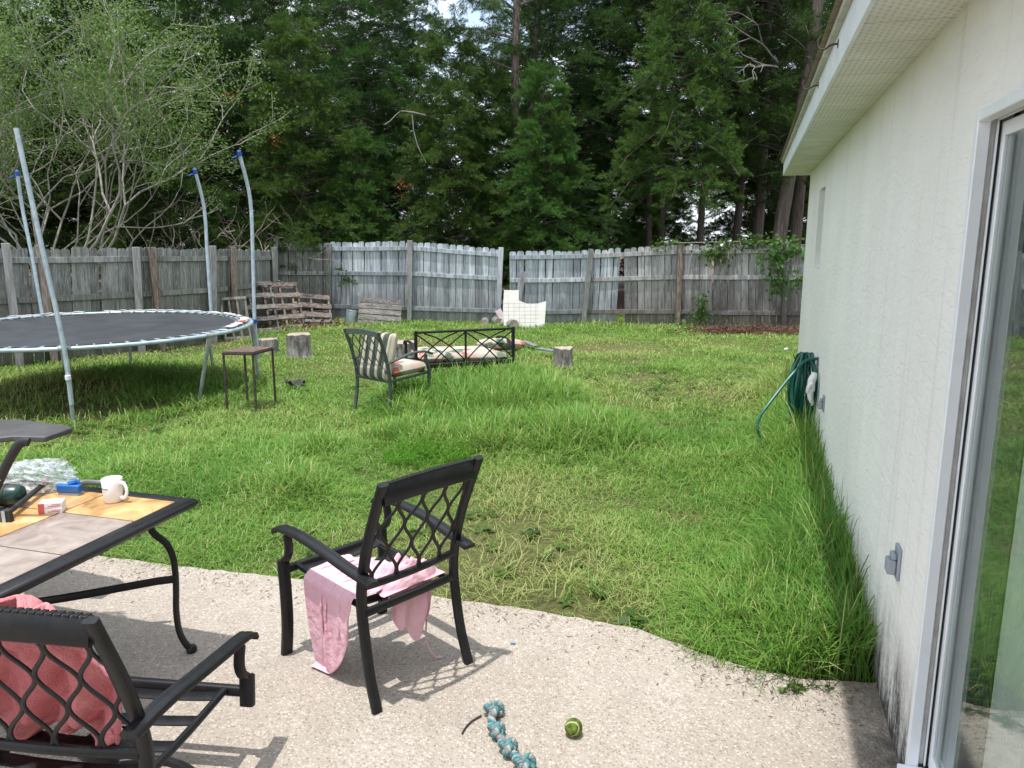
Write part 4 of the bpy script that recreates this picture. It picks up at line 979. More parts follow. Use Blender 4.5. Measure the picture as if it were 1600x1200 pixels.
# ------------------------------------------------------------------ trampoline
def trampoline():
    C = Vector((-5.0, 9.05, 0)); RR = 1.83; Z = .76
    t = thing('trampoline', 'round black trampoline with pale blue steel frame and bare net poles', 'trampoline', C)
    def ring(r, z, n=96, a0=0): return [(r * math.cos(2 * math.pi * i / n), r * math.sin(2 * math.pi * i / n), z) for i in range(n)]
    mb = MB(); mb.tube(ring(RR, Z), .021, 10, True, (0, 0, 1)); mb.build('frame_ring', 'galv', t, 0, 60)
    Rm = RR - .19; mb = MB(); n = 96; rr = random.Random(3)
    prof = [(0, Z - .045), (Rm * .5, Z - .032), (Rm * .85, Z - .012), (Rm * .985, Z + .0), (Rm, Z + .004), (Rm, Z - .006), (Rm * .98, Z - .010), (Rm * .5, Z - .04), (0, Z - .053)]
    mb.lathe(prof, n); mb.build('jumping_mat', 'mat', t, 0, 60)
    for k in range(72):
        a = 2 * math.pi * k / 72; d = Vector((math.cos(a), math.sin(a), 0)); mb = MB()
        p = [d * (Rm - .01) + Vector((0, 0, Z + .008)), d * (Rm + .035) + Vector((0, 0, Z + .01)), d * (RR - .045) + Vector((0, 0, Z + .012)), d * (RR - .002) + Vector((0, 0, Z + .024))]
        mb.tube([p[0], p[1]], .003, 5); mb.tube([p[1], p[2]], .0095, 6); mb.tube([p[2], p[3]], .003, 5); mb.build('spring', 'galv', t, 0, 60)
    # remains of the spring pad
    for (a0, a1, m, w0, w1) in ((-8, 30, 'pad', .05, .13), (30, 62, 'pad', .07, .11), (66, 112, 'pad', .09, .11), (120, 150, 'pad', .09, .11), (5, 9, 'pad_red', .08, .13)):
        mb = MB(); N = max(6, int((a1 - a0) / 1.6)); b = len(mb.v)
        for i in range(N + 1):
            a = R(a0 + (a1 - a0) * i / N); wi = Rm + w0 - .02 + rr.uniform(0, .035); wo = Rm + w1 + rr.uniform(0, .03)
            zz = Z + .030 + rr.uniform(-.004, .012) + (.014 if m == 'pad_red' else 0)
            for r_, z_ in ((wi, zz), ((wi + wo) / 2, zz + .004), (wo, zz)): mb.v.append((r_ * math.cos(a), r_ * math.sin(a), z_))
        for i in range(N):
            for j in range(2): mb.face((b + i * 3 + j, b + i * 3 + j + 1, b + i * 3 + 4 + j, b + i * 3 + 3 + j))
        o = mb.build('spring_pad', m, t, 0, 60); s_ = o.modifiers.new('s', 'SOLIDIFY'); s_.thickness = .006; s_.offset = 1
        if m == 'pad_red': o['label'] = 'torn red pad remnant'
    legs = [(116, 668), (310, 632), (405, 597), (333, 576), (218, 567), (75, 566), (-120, 590), (-190, 640)]
    for (u, v) in legs:
        g = gz(u, v, LZ) - C; a = math.atan2(g.y, g.x); d = Vector((math.cos(a), math.sin(a), 0)); mb = MB()
        top = d * RR + Vector((0, 0, Z - .015)); bot = Vector((g.x, g.y, LZ)) if abs(g.xy.length - RR) < .4 else d * RR * .98 + Vector((0, 0, LZ))
        mb.tube([top, top * .6 + bot * .4, bot], [.024, .02, .02], 10); lg = mb.build('leg', 'galv_dull', t)
        mb = MB(); X = Vector((-d.y, d.x, 0)); mb.tube([d * RR + Vector((0, 0, Z)) - X * .055, d * RR + Vector((0, 0, Z)) + X * .055], .0265, 10); mb.tube([top, top * .82 + bot * .18], .0275, 10); mb.build('leg_socket', 'galv_dull', lg)
    poles = [([(112, 632, 7.30), (100, 543, 7.31), (62, 370, 7.28), (25, 200, 7.22)], False), ([(68, 500, 10.3), (66, 491, 10.3), (50, 400, 10.32), (35, 325, 10.33), (27, 270, 10.28)], True),
             ([(333, 520, 10.72), (330, 488, 10.72), (324, 400, 10.74), (319, 325, 10.75), (305, 267, 10.65)], True), ([(404, 560, 9.95), (398, 500, 9.95), (395, 400, 9.97), (391, 312, 9.97), (374, 239, 9.85)], True)]
    for P, cap in poles:
        q = [gy(*p) - C for p in P]; mb = MB(); mb.tube(smoothpts(q, 5), .0225, 10); po = mb.build('net_pole', 'galv', t)
        if cap:
            e = q[-1]; d = (q[-1] - q[-2]).normalized(); mb = MB(); mb.tube([e - d * .04, e + d * .02, e + d * .035], [.027, .027, .015], 10); mb.tube([e - d * .03 + Vector((-.03, -.02, -.01)), e - d * .03 + Vector((-.09, -.02, -.035))], .012, 6); mb.build('pole_cap', 'blue_cap', po)
        else:
            e = gy(106, 590, 7.28) - C; mb = MB(); mb.tube([e + Vector((0, 0, -.02)), e + Vector((0, 0, .02))], .0255, 10); o = mb.build('white_tape', 'cotton', po)
    q = gy(398, 502, 9.93) - C; mb = MB(); mb.tube([q + Vector((0, 0, -.025)), q + Vector((0, 0, .025))], .036, 10); mb.build('blue_strap', 'blue_cap', t)
trampoline()
def side_table():
    P = [gz(358, 640, LZ), gz(408, 634, LZ), gz(434, 620, LZ), gz(386, 622, LZ)]
    # true rectangle: front-left, front-right, back-right
    fl = Vector((-3.06, 8.05, 0)); fr = Vector((-2.73, 8.02, 0)); dv = Vector((.10, .37, 0))
    t = thing('side_table', 'small rusty metal side table beside the trampoline', 'table', fl)
    c = [Vector((0, 0, 0)), fr - fl, fr - fl + dv, dv]; H = .62
    mb = MB(); mb.prism([(p.x, p.y) for p in c], lambda a, b, d: (a, b, H - .006 + d), .014); mb.build('table_top', 'rust', t)
    mb = MB()
    for i in range(4): mb.beam(c[i] + Vector((0, 0, H - .018)), c[(i + 1) % 4] + Vector((0, 0, H - .018)), .022, .022)
    mb.build('apron', 'dark_rust', t)
    for p in c: mb = MB(); k = (p - (c[2] / 2)) * .97 + c[2] / 2; mb.beam(k + Vector((0, 0, LZ)), k + Vector((0, 0, H - .03)), .02, .02); mb.build('leg', 'dark_rust', t)
side_table()

# ------------------------------------------------------------------ old garden seats
def cushion(name, mat, size, loc, rot, parent=None, puff=.35, seed=1, stat=None):
    n = 22; mb = MB(); x, y, z = size; b = 0
    V = []
    for sgn in (1, -1):
        for j in range(n + 1):
            for i in range(n + 1):
                a, c = i / n * 2 - 1, j / n * 2 - 1; e = (1 - a ** 6) * (1 - c ** 6); e = max(e, 0) ** .45
                h = z / 2 * e * (1 + .18 * (float(noise2(i * .25, j * .25, 1, seed)) - .5)) 
                V.append((a * x / 2 * (1 - .03 * (1 - e)), c * y / 2 * (1 - .03 * (1 - e)), sgn * h))
    mb.v = V; k = (n + 1) ** 2
    for q in (0, 1):
        for j in range(n):
            for i in range(n):
                f = (q * k + j * (n + 1) + i, q * k + j * (n + 1) + i + 1, q * k + (j + 1) * (n + 1) + i + 1, q * k + (j + 1) * (n + 1) + i)
                mb.face(f if q == 0 else f[::-1])
    o = mb.build(name, mat, parent, 0, 60); o.location = loc; o.rotation_euler = rot
    return o
def armchair():
    f = Vector((.65, .76, 0)); r = Vector((.76, -.65, 0)); rm = (Vector((-1.69, 8.2, 0)) + Vector((-1.29, 7.86, 0))) / 2
    C = rm + f * .28; az = math.atan2(f.y, f.x) - math.pi / 2; C.z = LZ
    t = thing('garden_armchair', 'old grey-green garden armchair with striped back cushion on the lawn', 'armchair', C, az); m = 'grey_green_metal'
    for sx in (-1, 1):
        x = .27 * sx; mb = MB(); mb.sweep(smoothpts([(x, -.31, 0), (x, -.27, .2), (x, -.26, .4), (x, -.31, .65), (x, -.40, .90)], 4), rrect(.028, .04), (1, 0, 0)); mb.build('rear_leg', m, t)
        mb = MB(); mb.sweep(smoothpts([(x * 1.05, .31, 0), (x * 1.05, .28, .2), (x * 1.05, .29, .42), (x * 1.05, .25, .52), (x * 1.05, .24, .60)], 4), rrect(.03, .042), (1, 0, 0)); mb.build('front_leg', m, t)
        mb = MB(); mb.sweep(smoothpts([(x * 1.05, .33, .60), (x * 1.05, .24, .635), (x * 1.06, .05, .64), (x * 1.05, -.15, .60), (x * 1.02, -.30, .565)], 4), rrect(.05, .02), (0, 0, 1)); mb.build('armrest', m, t)
    mb = MB(); mb.sweep([(-.26 + .052 * i, -.385 - .01 * (1 - (i / 5 - 1) ** 2), .87 + .02 * (1 - (i / 5 - 1) ** 2)) for i in range(11)], rrect(.022, .06)); mb.build('top_rail', m, t)
    mb = MB(); mb.sweep([(-.26, -.275, .47), (.26, -.275, .47)], rrect(.02, .03)); mb.build('bottom_rail', m, t)
    mb = MB()
    for k in range(9):
        sg = 1 if k % 2 == 0 else -1; pts = []
        for i in range(21):
            z = .48 + .37 * i / 20; x = -.24 + .06 * k + sg * .027 * math.sin(2 * math.pi * (z - .48) / .22); pts.append((x, np.interp(z, [.4, .65, .9], [-.26, -.31, -.40]), z))
        mb.sweep(pts, rrect(.008, .014), (1, 0, 0))
    mb.build('lattice', m, t)
    mb = MB(); mb.sweep([(-.27, -.265, .37), (.27, -.265, .37), (.27, .28, .40), (-.27, .28, .40)], rrect(.025, .03), closed=True); mb.build('seat_frame', m, t)
    def w(p): return Matrix.Translation(C) @ Matrix.Rotation(az, 4, 'Z') @ Vector(p)
    c = cushion('back_cushion', 'stripe', (.49, .52, .15), w((0, -.19, .615)), (R(75), 0, az), None, seed=3); tag(c, 'green and cream striped cushion leaning in the garden armchair', 'cushion')
    c = cushion('seat_cushion', 'floral', (.50, .50, .13), w((0, .06, .455)), (R(2), 0, az), None, seed=5); tag(c, 'floral seat cushion on the garden armchair', 'cushion')
armchair()
def bench():
    L = Vector((-1.14, 9.05, LZ)); Rr = Vector((.015, 9.48, LZ)); d = (Rr - L); W = d.length; az = math.atan2(d.y, d.x)
    t = thing('garden_bench', 'black metal garden loveseat with crossed-arc back half hidden in tall grass', 'bench', L, az)
    H = .735; m = 'black_metal'
    for x in (0, W): 
        mb = MB(); mb.beam((x, 0, 0), (x, 0, H + .02), .035, .035, (1, 0, 0)); mb.build('rear_post', m, t, .004)
        mb = MB(); mb.beam((x, .55, 0), (x, .55, .56), .03, .03, (1, 0, 0)); mb.build('front_leg', m, t, .004)
        mb = MB(); mb.sweep(smoothpts([(x, .01, .50), (x, .2, .57), (x, .42, .58), (x, .57, .56), (x, .60, .52)], 4), rrect(.045, .018)); mb.build('armrest', m, t)
    mb = MB(); mb.beam((W / 2, 0, .34), (W / 2, 0, H - .01), .022, .022, (1, 0, 0)); mb.build('middle_post', m, t)
    mb = MB(); mb.sweep([(0.02, 0, H), (W - .02, 0, H)], rrect(.035, .028)); mb.build('top_rail', m, t)
    mb = MB(); mb.sweep([(0.02, 0, .34), (W - .02, 0, .34)], rrect(.03, .025)); mb.build('bottom_rail', m, t)
    h = W / 2
    for k in (0, 1):
        x0 = k * h; z0, z1 = .36, H - .02
        for (xa, za, xb, zb, bow) in ((0, 1, .68, 0, .02), (1, 1, .32, 0, .02), (.17, 1, .97, .06, .055), (.83, 1, .03, .06, .055)):
            a, b = Vector((x0 + xa * h, 0, z0 + za * (z1 - z0))), Vector((x0 + xb * h, 0, z0 + zb * (z1 - z0)))
            pts = [a + (b - a) * i / 12 + Vector((0, 0, 1)) * bow * (1 - (i / 6 - 1) ** 2) for i in range(13)]
            for p in pts: p.z = min(max(p.z, .352), H - .012); p.x = min(max(p.x, .01), W - .01)
            mb = MB(); mb.tube(pts, .0085, 6, up=(0, 1, 0)); mb.build('back_arc', m, t)
    mb = MB(); mb.sweep([(0.02, 0.02, .31), (W - .02, 0.02, .31), (W - .02, .55, .33), (.02, .55, .33)], rrect(.03, .03), closed=True)
    for i in range(9): mb.beam((.03, .06 + i * .06, .315 + i * .002), (W - .03, .06 + i * .06, .315 + i * .002), .03, .006)
    mb.build('seat_frame', m, t)
    M4 = Matrix.Translation(L) @ Matrix.Rotation(az, 4, 'Z')
    c = cushion('bench_cushion', 'floral', (1.18, .56, .13), M4 @ Vector((W / 2 + .02, .32, .40)), (R(3), R(2), az), None, seed=9); tag(c, 'long red-and-green floral cushion lying on the bench seat', 'cushion')
    c = cushion('loose_cushion', 'floral', (.46, .50, .14), M4 @ Vector((W - .02, .42, .48)), (R(-8), R(9), az + .4), None, seed=12); tag(c, 'faded floral cushion sagging off the right end of the bench', 'cushion')
bench()
# ------------------------------------------------------------------ stumps, logs, planks
def stump(u, v, w_, h_, label, seed, lean=0, rough=.12, top='stump'):
    p = gz(u, v, LZ); t = thing('tree_stump', label, 'stump', p, seed * .7, 'cut stumps on the lawn'); n = 26; mb = MB(); rr = np.random.default_rng(seed); k = 8
    for j in range(k):
        z = h_ * j / (k - 1)
        for i in range(n):
            a = 2 * math.pi * i / n; f = 1 + rough * (float(noise2(math.cos(a) * 2.5 + 9 + z * .8, math.sin(a) * 2.5 + seed, 1.6, seed)) - .5) * 2 + .18 * max(0, 1 - z / h_ * 2.2) ** 2 * (1 + .6 * math.sin(a * 4 + seed))
            r = w_ / 2 * f; mb.v.append((r * math.cos(a) + lean * z, r * math.sin(a), z + (rr.uniform(-.012, .012) if j == k - 1 else 0)))
    for j in range(k - 1):
        for i in range(n): i2 = (i + 1) % n; mb.face((j * n + i, j * n + i2, (j + 1) * n + i2, (j + 1) * n + i))
    mb.build('bark', 'stump', t, 0, 40)
    m2 = MB(); m2.poly([mb.v[(k - 1) * n + i] for i in range(n)]); m2.build('cut_face', 'cutwood', t, 0, 0)
stump(468, 558, .37, .36, 'broad grey cut stump left of the armchair, taller of that pair', 2, -.03)
stump(422, 553, .30, .24, 'rough grey low stump right behind the side table', 3, .05, .25)
stump(627, 566, .42, .30, 'weathered stump behind the garden armchair', 4, 0)
stump(880, 576, .27, .30, 'pale flaky-barked stump alone on the lawn right of the bench', 5, .0, .16)
for i, (u, v, w_) in enumerate(((757, 512, .17), (780, 511, .19), (803, 514, .20))):
    p = gz(u, v, LZ); t = thing('log_round', ['cut log end by the leaning fence panel, leftmost and smallest of three', 'cut log end by the fence gap, middle one of three', 'cut log end in front of the white board, rightmost of three'][i], 'log', p + Vector((0, 0, .085)), .2 * i, 'cut logs lying by the fence')
    mb = MB(); n = 18; L = .4
    pts = [(0, y, 0) for y in (-.02, .2, L)]; mb.tube(pts, [w_ / 2 * 1.02, w_ / 2, w_ / 2], 18); mb.build('bark', 'stump', t, 0, 40)
    mb = MB(); mb.poly([(w_ / 2 * .98 * math.cos(2 * math.pi * j / 20), -.024, w_ / 2 * .98 * math.sin(2 * math.pi * j / 20)) for j in range(20)]); mb.build('cut_face', 'cutwood', t, 0, 0)
def plank(p, q, w_, th, mat, label, name='wood_plank', group=None, up=(0, 0, 1)):
    mb = MB(); mb.tone = random.random(); c = (Vector(p) + Vector(q)) / 2; mb.beam(Vector(p) - c, Vector(q) - c, w_, th, up); o = mb.build(name, mat, None, .004); o.location = c; tag(o, label, 'plank', group); return o
plank(gz(818, 533, .08), gz(838, 541, .04), .10, .025, 'fence_grey', 'short pale plank end sticking out of the grass right of the bench', group='planks on the lawn')
plank(gz(842, 545, .10), gz(893, 548, .30) * 0 + gz(868, 549, .09), .10, .03, 'fence_grey', 'weathered plank lying against the lone flaky stump', group='planks on the lawn')
plank(gz(790, 548, .06), gz(808, 541, .05), .12, .03, 'post_wood', 'grey plank lying behind the right end of the bench', group='planks on the lawn')
def debris():
    p = gz(463, 606, LZ); t = thing('plastic_debris', 'black torn plastic scrap lying in the grass left of the armchair', 'debris', p + Vector((0, 0, .07)), .3); mb = MB(); rr = random.Random(1)
    n = 12; nx = 10
    for j in range(7):
        for i in range(nx): mb.v.append((i / 9 * .22 - .11 + rr.uniform(-.012, .012), j / 6 * .16 - .08 + rr.uniform(-.012, .012), .05 * math.sin(i * .9 + j * .5) * (1 if j < 5 else .3) + rr.uniform(-.012, .012)))
    for j in range(6):
        for i in range(nx - 1):
            if rr.random() > .06: mb.face((j * nx + i, j * nx + i + 1, (j + 1) * nx + i + 1, (j + 1) * nx + i))
    o = mb.build('scrap', 'shelf_plastic', t, 0, 30); s_ = o.modifiers.new('s', 'SOLIDIFY'); s_.thickness = .012
debris()
for i, (u, v) in enumerate(((420, 730), (1229, 548), (1200, 928))):
    p = gz(u, v, .02); mb = MB(); k = .03 + .01 * i; mb.v = [(-k, -k * .6, 0), (k * .2, -k, .02), (k, .2 * k, .0), (.1 * k, k, .025), (-k, .5 * k, .01)]; mb.face((0, 1, 3, 4)); mb.face((1, 2, 3)); o = mb.build('paper_scrap', 'cotton'); o.location = p + Vector((0, 0, .02)); s_ = o.modifiers.new('s', 'SOLIDIFY'); s_.thickness = .004
    tag(o, ['white paper scrap in the grass beyond the table corner', 'pale scrap in the far grass left of the hose', 'pale scrap in the tall grass near the outlet cover'][i], 'litter', 'scraps of litter on the lawn')

# ================================================================== FENCES
def V3(p): return Vector(p)
def fence_bay(parent, B0, B1, T0, T1, mat, seed, toward, wpk=.138, rails=(1.56, 1.04, .32), Hn=1.69, gaps=(), rail_mat=None, rails_on=True, sag=0.0, missing=()):
    """one bay of dog-eared pickets (one mesh) and its rails; B/T: base and top 3d points at both ends; toward: which side the rails face"""
    rr = random.Random(seed); B0, B1, T0, T1 = map(V3, (B0, B1, T0, T1))
    al = (B1 - B0); L = al.length; al.normalize(); n = Vector((-al.y, al.x, 0)).normalized()
    if n.dot(Vector(toward)) < 0: n = -n
    k = max(1, round(L / wpk)); w_ = L / k; mb = MB()
    for i in range(k):
        if i in missing: continue
        t = (i + .5) / k; b = B0.lerp(B1, t); tp_ = T0.lerp(T1, t); h = (tp_ - b).length + rr.uniform(-.018, .018) - sag * math.sin(math.pi * t)
        ax = (tp_ - b).normalized(); tilt = rr.gauss(0, .006); b = b + al * 0
        for (g0, amt) in gaps:
            if abs(t - g0) < .30: tilt += amt * (1 if t > g0 else -1) * (1 - abs(t - g0) / .30)
        w2 = w_ / 2 * rr.uniform(.90, .985); c = .028; off = rr.uniform(-.003, .003); mb.tone = rr.random(); zb = rr.uniform(-.03, .02)
        # tapered sides with tiny warp so gaps vary
        wt = w2 * rr.uniform(.96, 1.0)
        out = [(-w2, zb), (w2, zb), (wt, h - c), (wt - c * .9, h), (-wt + c * .9, h), (-wt, h - c)]
        mb.prism(out, lambda a, z, d: b + al * (a + tilt * z * 1.0) + ax * z + n * (off - .017 + d), .016)
    mb.build('picket_panel', mat, parent, 0, 0)
    if rails_on:
        for z in rails:
            f = z / Hn; p = B0.lerp(T0, f); q = B1.lerp(T1, f); m = MB(); m.tone = rr.random()
            mid = (p + q) / 2 + Vector((0, 0, -.012 * rr.random()))
            m.sweep([p + n * .018, mid + n * .018, q + n * .018], rect(.036, .085)); m.build('rail', rail_mat or mat, parent, .003)
def fence_post(parent, B, T, mat, w_=.095, th=.09, toward=(0, -1, 0), off=.045, tone=None):
    mb = MB(); mb.tone = random.random() if tone is None else tone; n = Vector(toward).normalized()
    mb.beam(V3(B) + n * off, V3(T) + n * off, w_, th, n); mb.build('post', mat, parent, .005)
def PB(u, Y, z=LZ): p = gy(u, 500, Y); return Vector((p.x, Y, z))
def PT(u, v, Y): return gy(u, v, Y)
def build_fences():
    # leaning centre fence ---------------------------------------------------------
    f = thing('fence', 'bluish grey picket fence sagging out at its right end beside the gap', 'fence', PB(640, 16.35))
    def rel(p): return p - f.location
    B = [PB(430, 16.75), PB(515, 16.95), PB(641, 16.4), PB(783, 16.15)]
    T = [PT(430, 378, 16.75), PT(515, 379, 16.95), PT(642, 377.5, 16.4), PT(784, 389, 16.15)]
    rl = [rel(p) for p in B]; tl = [rel(p) for p in T]
    fence_bay(f, rl[0], rl[1], tl[0], tl[1], 'fence_green_shaded', 1, (0, -1, 0))
    fence_bay(f, rl[1], rl[2], tl[1], tl[2], 'fence_grey', 2, (0, -1, 0), missing=())
    fence_bay(f, rl[2], rl[3], tl[2], tl[3], 'fence_grey', 3, (0, -1, 0))
    for i, (u0, u1, vt) in enumerate(((432, 433, 373), (515, 515, 381), (640, 641, 375.5), (778, 783, 386.5))):
        Y = B[i].y - .03; fence_post(f, rel(PB(u0, Y)), rel(PT(u1, vt, Y)), ['fence_green_shaded', 'fence_green_shaded', 'post_wood', 'fence_grey'][i], .10)
    # right fence ----------------------------------------------------------------
    f2 = thing('fence', 'grey-brown picket fence with split boards and a brown post, right of the gap', 'fence', PB(1060, 15.8))
    f = f2
    def rel(p): return p - f2.location
    B = [PB(797, 16.0), PB(915, 16.05), PB(1060, 15.8), PB(1225, 15.45), PB(1420, 15.1)]
    T = [PT(797, 393, 16.0), PT(920, 391, 16.05), PT(1061, 383.5, 15.8), PT(1227, 381, 15.45), PT(1425, 381, 15.1)]
    rl = [rel(p) for p in B]; tl = [rel(p) for p in T]
    fence_bay(f, rl[0], rl[1], tl[0], tl[1], 'fence_grey', 11, (0, -1, 0), gaps=((.45, .012),))
    # bay with the dark split between boards
    m = .38
    bm_, tm_ = rl[1].lerp(rl[2], m), tl[1].lerp(tl[2], m)
    a = Vector((1, 0, 0))
    fence_bay(f, rl[1], bm_ - a * .10, tl[1], tm_ - a * .035, 'fence_grey', 12, (0, -1, 0), rails_on=False)
    fence_bay(f, bm_ + a * .09, rl[2], tm_ + a * .03, tl[2], 'fence_brown', 13, (0, -1, 0), rails_on=False)
    for z in (1.56, 1.04, .32):
        k = z / 1.69; p, q = rl[1].lerp(tl[1], k), rl[2].lerp(tl[2], k); mb = MB(); mb.tone = random.random(); mb.sweep([p + Vector((0, -.018, 0)), q + Vector((0, -.018, 0))], rect(.036, .085)); mb.build('rail', 'fence_brown', f, .003)
    fence_bay(f, rl[2], rl[3], tl[2], tl[3], 'fence_brown', 14, (0, -1, 0), gaps=((.38, .01),))
    fence_bay(f, rl[3], rl[4], tl[3], tl[4], 'fence_brown', 15, (0, -1, 0))
    for i, (u0, u1, vt) in enumerate(((911, 923, 389), (1058, 1062, 383), (1223, 1228, 377.5))):
        Y = B[i + 1].y - .03; fence_post(f, rel(PB(u0, Y)), rel(PT(u1, vt, Y)), ['post_wood', 'post_brown', 'fence_brown'][i], .10)
    # left fence --------------------------------------------------------------------
    f3 = thing('fence', 'shaded green-grey picket fence with doubled posts behind the trampoline', 'fence', PB(212, 12.3)); f = f3
    def rel(p): return p - f3.location
    pts = [(-330, 9.2, 386), (12, 11.0, 387.5), (212, 12.3, 387.5), (332, 13.6, 389), (427, 16.3, 391)]
    B = [rel(PB(u, Y)) for u, Y, v in pts]; T = [rel(PT(u, v, Y)) for u, Y, v in pts]; tw = (.6, -.8, 0)
    for i in range(4): fence_bay(f, B[i], B[i + 1], T[i], T[i + 1], 'fence_green_shaded', 20 + i, tw, .135, (1.52, .95, .3))
    for u0, u1, vt, Y, mt in ((22, 8, 380, 10.95, 'post_wood'), (77, 60, 383, 11.35, 'post_brown'), (216, 211, 386, 12.25, 'post_wood'), (249, 235, 386, 12.5, 'post_brown'), (330, 331, 384, 13.5, 'post_wood'), (362, 363, 386, 14.2, 'post_brown'), (428, 427, 386, 16.2, 'fence_green_shaded')):
        fence_post(f, rel(PB(u0, Y)), rel(PT(u1, vt, Y)), mt, .10, .09, (.6, -.8, 0), .05)
build_fences()

def pallet(label, P, yaw, lean, W, H, slats, sw, mat, strg=3, roll=0.0, double=False):
    t = thing('pallet', label, 'pallet', P, 0, 'old wooden pallets by the fence', (lean, roll, yaw)); rr = random.Random(len(label))
    t.rotation_mode = 'XYZ'
    for i in range(strg):
        mb = MB(); mb.tone = rr.random(); x = -W / 2 + .03 + (W - .06) * i / (strg - 1); mb.rbox((x - .019, .0, 0), (x + .019, .085, H)); mb.build('stringer', mat, t, .003)
    for i in range(slats):
        z = (H - sw) * i / (slats - 1); mb = MB(); mb.tone = rr.random(); mb.rbox((-W / 2, -.017, z), (W / 2, -.0005, z + sw)); o = mb.build('slat', mat, t, .002); o.rotation_euler = (0, rr.gauss(0, .01), 0)
        if double and i % 2 == 0:
            mb = MB(); mb.tone = rr.random(); mb.rbox((-W / 2, .0855, z), (W / 2, .10, z + sw)); mb.build('slat', mat, t, .002)
    return t
# lean is about x: negative tips the top away from the camera
pallet('tall brown pallet leaning beside the corner, five open slats facing the yard', PB(450, 15.3), R(34), R(-27), .74, 1.02, 5, .095, 'pallet_brown', double=True)
pallet('greyer pallet leaning behind the trampoline pole, left of the tall brown one', PB(400, 14.75), R(36), R(-24), .95, 1.05, 5, .085, 'pallet_wood')
pallet('small pale crate-like pallet with upright frame beyond the trampoline edge', PB(371, 13.9), R(36), R(-16), .50, .78, 2, .05, 'pallet_pale', 4, double=True)
pallet('collapsed pallet slumped low in the fence corner', PB(490, 15.85), R(22), R(-52), .80, .98, 4, .14, 'pallet_brown', roll=R(6))
pallet('second broken pallet lying under the slumped one in the corner', PB(498, 15.7), R(30), R(-70), .75, .8, 4, .12, 'pallet_wood', roll=R(4))
pallet('wide grey close-slatted pallet leaning on the centre fence by the bucket', PB(592, 15.95), R(4), R(-18), .88, .58, 5, .10, 'pallet_wood', roll=R(5))
def bucket():
    p = PB(548, 16.05); t = thing('bucket', 'faded blue-grey bucket tilted against the fence between pallets', 'bucket', p + Vector((0, 0, .02)), 0, None, (R(-8), R(8), 0))
    mb = MB(); mb.lathe([(0, 0), (.105, 0), (.112, .01), (.128, .27), (.134, .275), (.134, .30), (.126, .30), (.12, .27), (.105, .02), (0, .02)], 24); mb.build('pail', 'galv', t, 0, 40)
    mb = MB(); mb.tube([(.134 * math.cos(a), .134 * math.sin(a) * .3 - .13, .27 - .15 * math.sin(a)) for a in [math.pi * i / 12 for i in range(13)]], .004, 5); mb.build('handle', 'dark_rust', t)
bucket()
def board():
    Y = 15.55; k = Y / F; o0 = gy(820, 510, Y)
    px = [(787, 509), (786, 480), (788, 453), (811, 453), (811, 469), (817, 472), (824, 474), (833, 474.5), (842, 473.5), (854, 470.5), (852.5, 490), (851, 513), (820, 512)]
    out = [((u - 820) * k, (510 - v) * k) for u, v in px]
    mb = MB(); mb.prism(out, lambda a, z, d: (a, d, z), .02); o = mb.build('white_board', 'panel', None, .002); o.location = (o0.x, Y, .0); o.rotation_euler = (R(-9), 0, R(3))
    tag(o, 'white gridded board with a scooped top edge leaning on the fence', 'board')
    plank(gy(809, 470, 15.78), gy(818, 424, 15.90), .13, .02, 'fence_grey', 'loose grey board propped diagonally above the white board', up=(0, -1, 0))
    plank(gy(790, 506, 15.72), gy(778, 484, 15.82), .13, .02, 'pink_paint', 'short pinkish board propped in the fence gap', up=(0, -1, 0))
M['pink_paint'] = mottled('faded_pink_paint', (.45, .34, .38), (.62, .54, .56), 9, .8, .2, 40)
board()

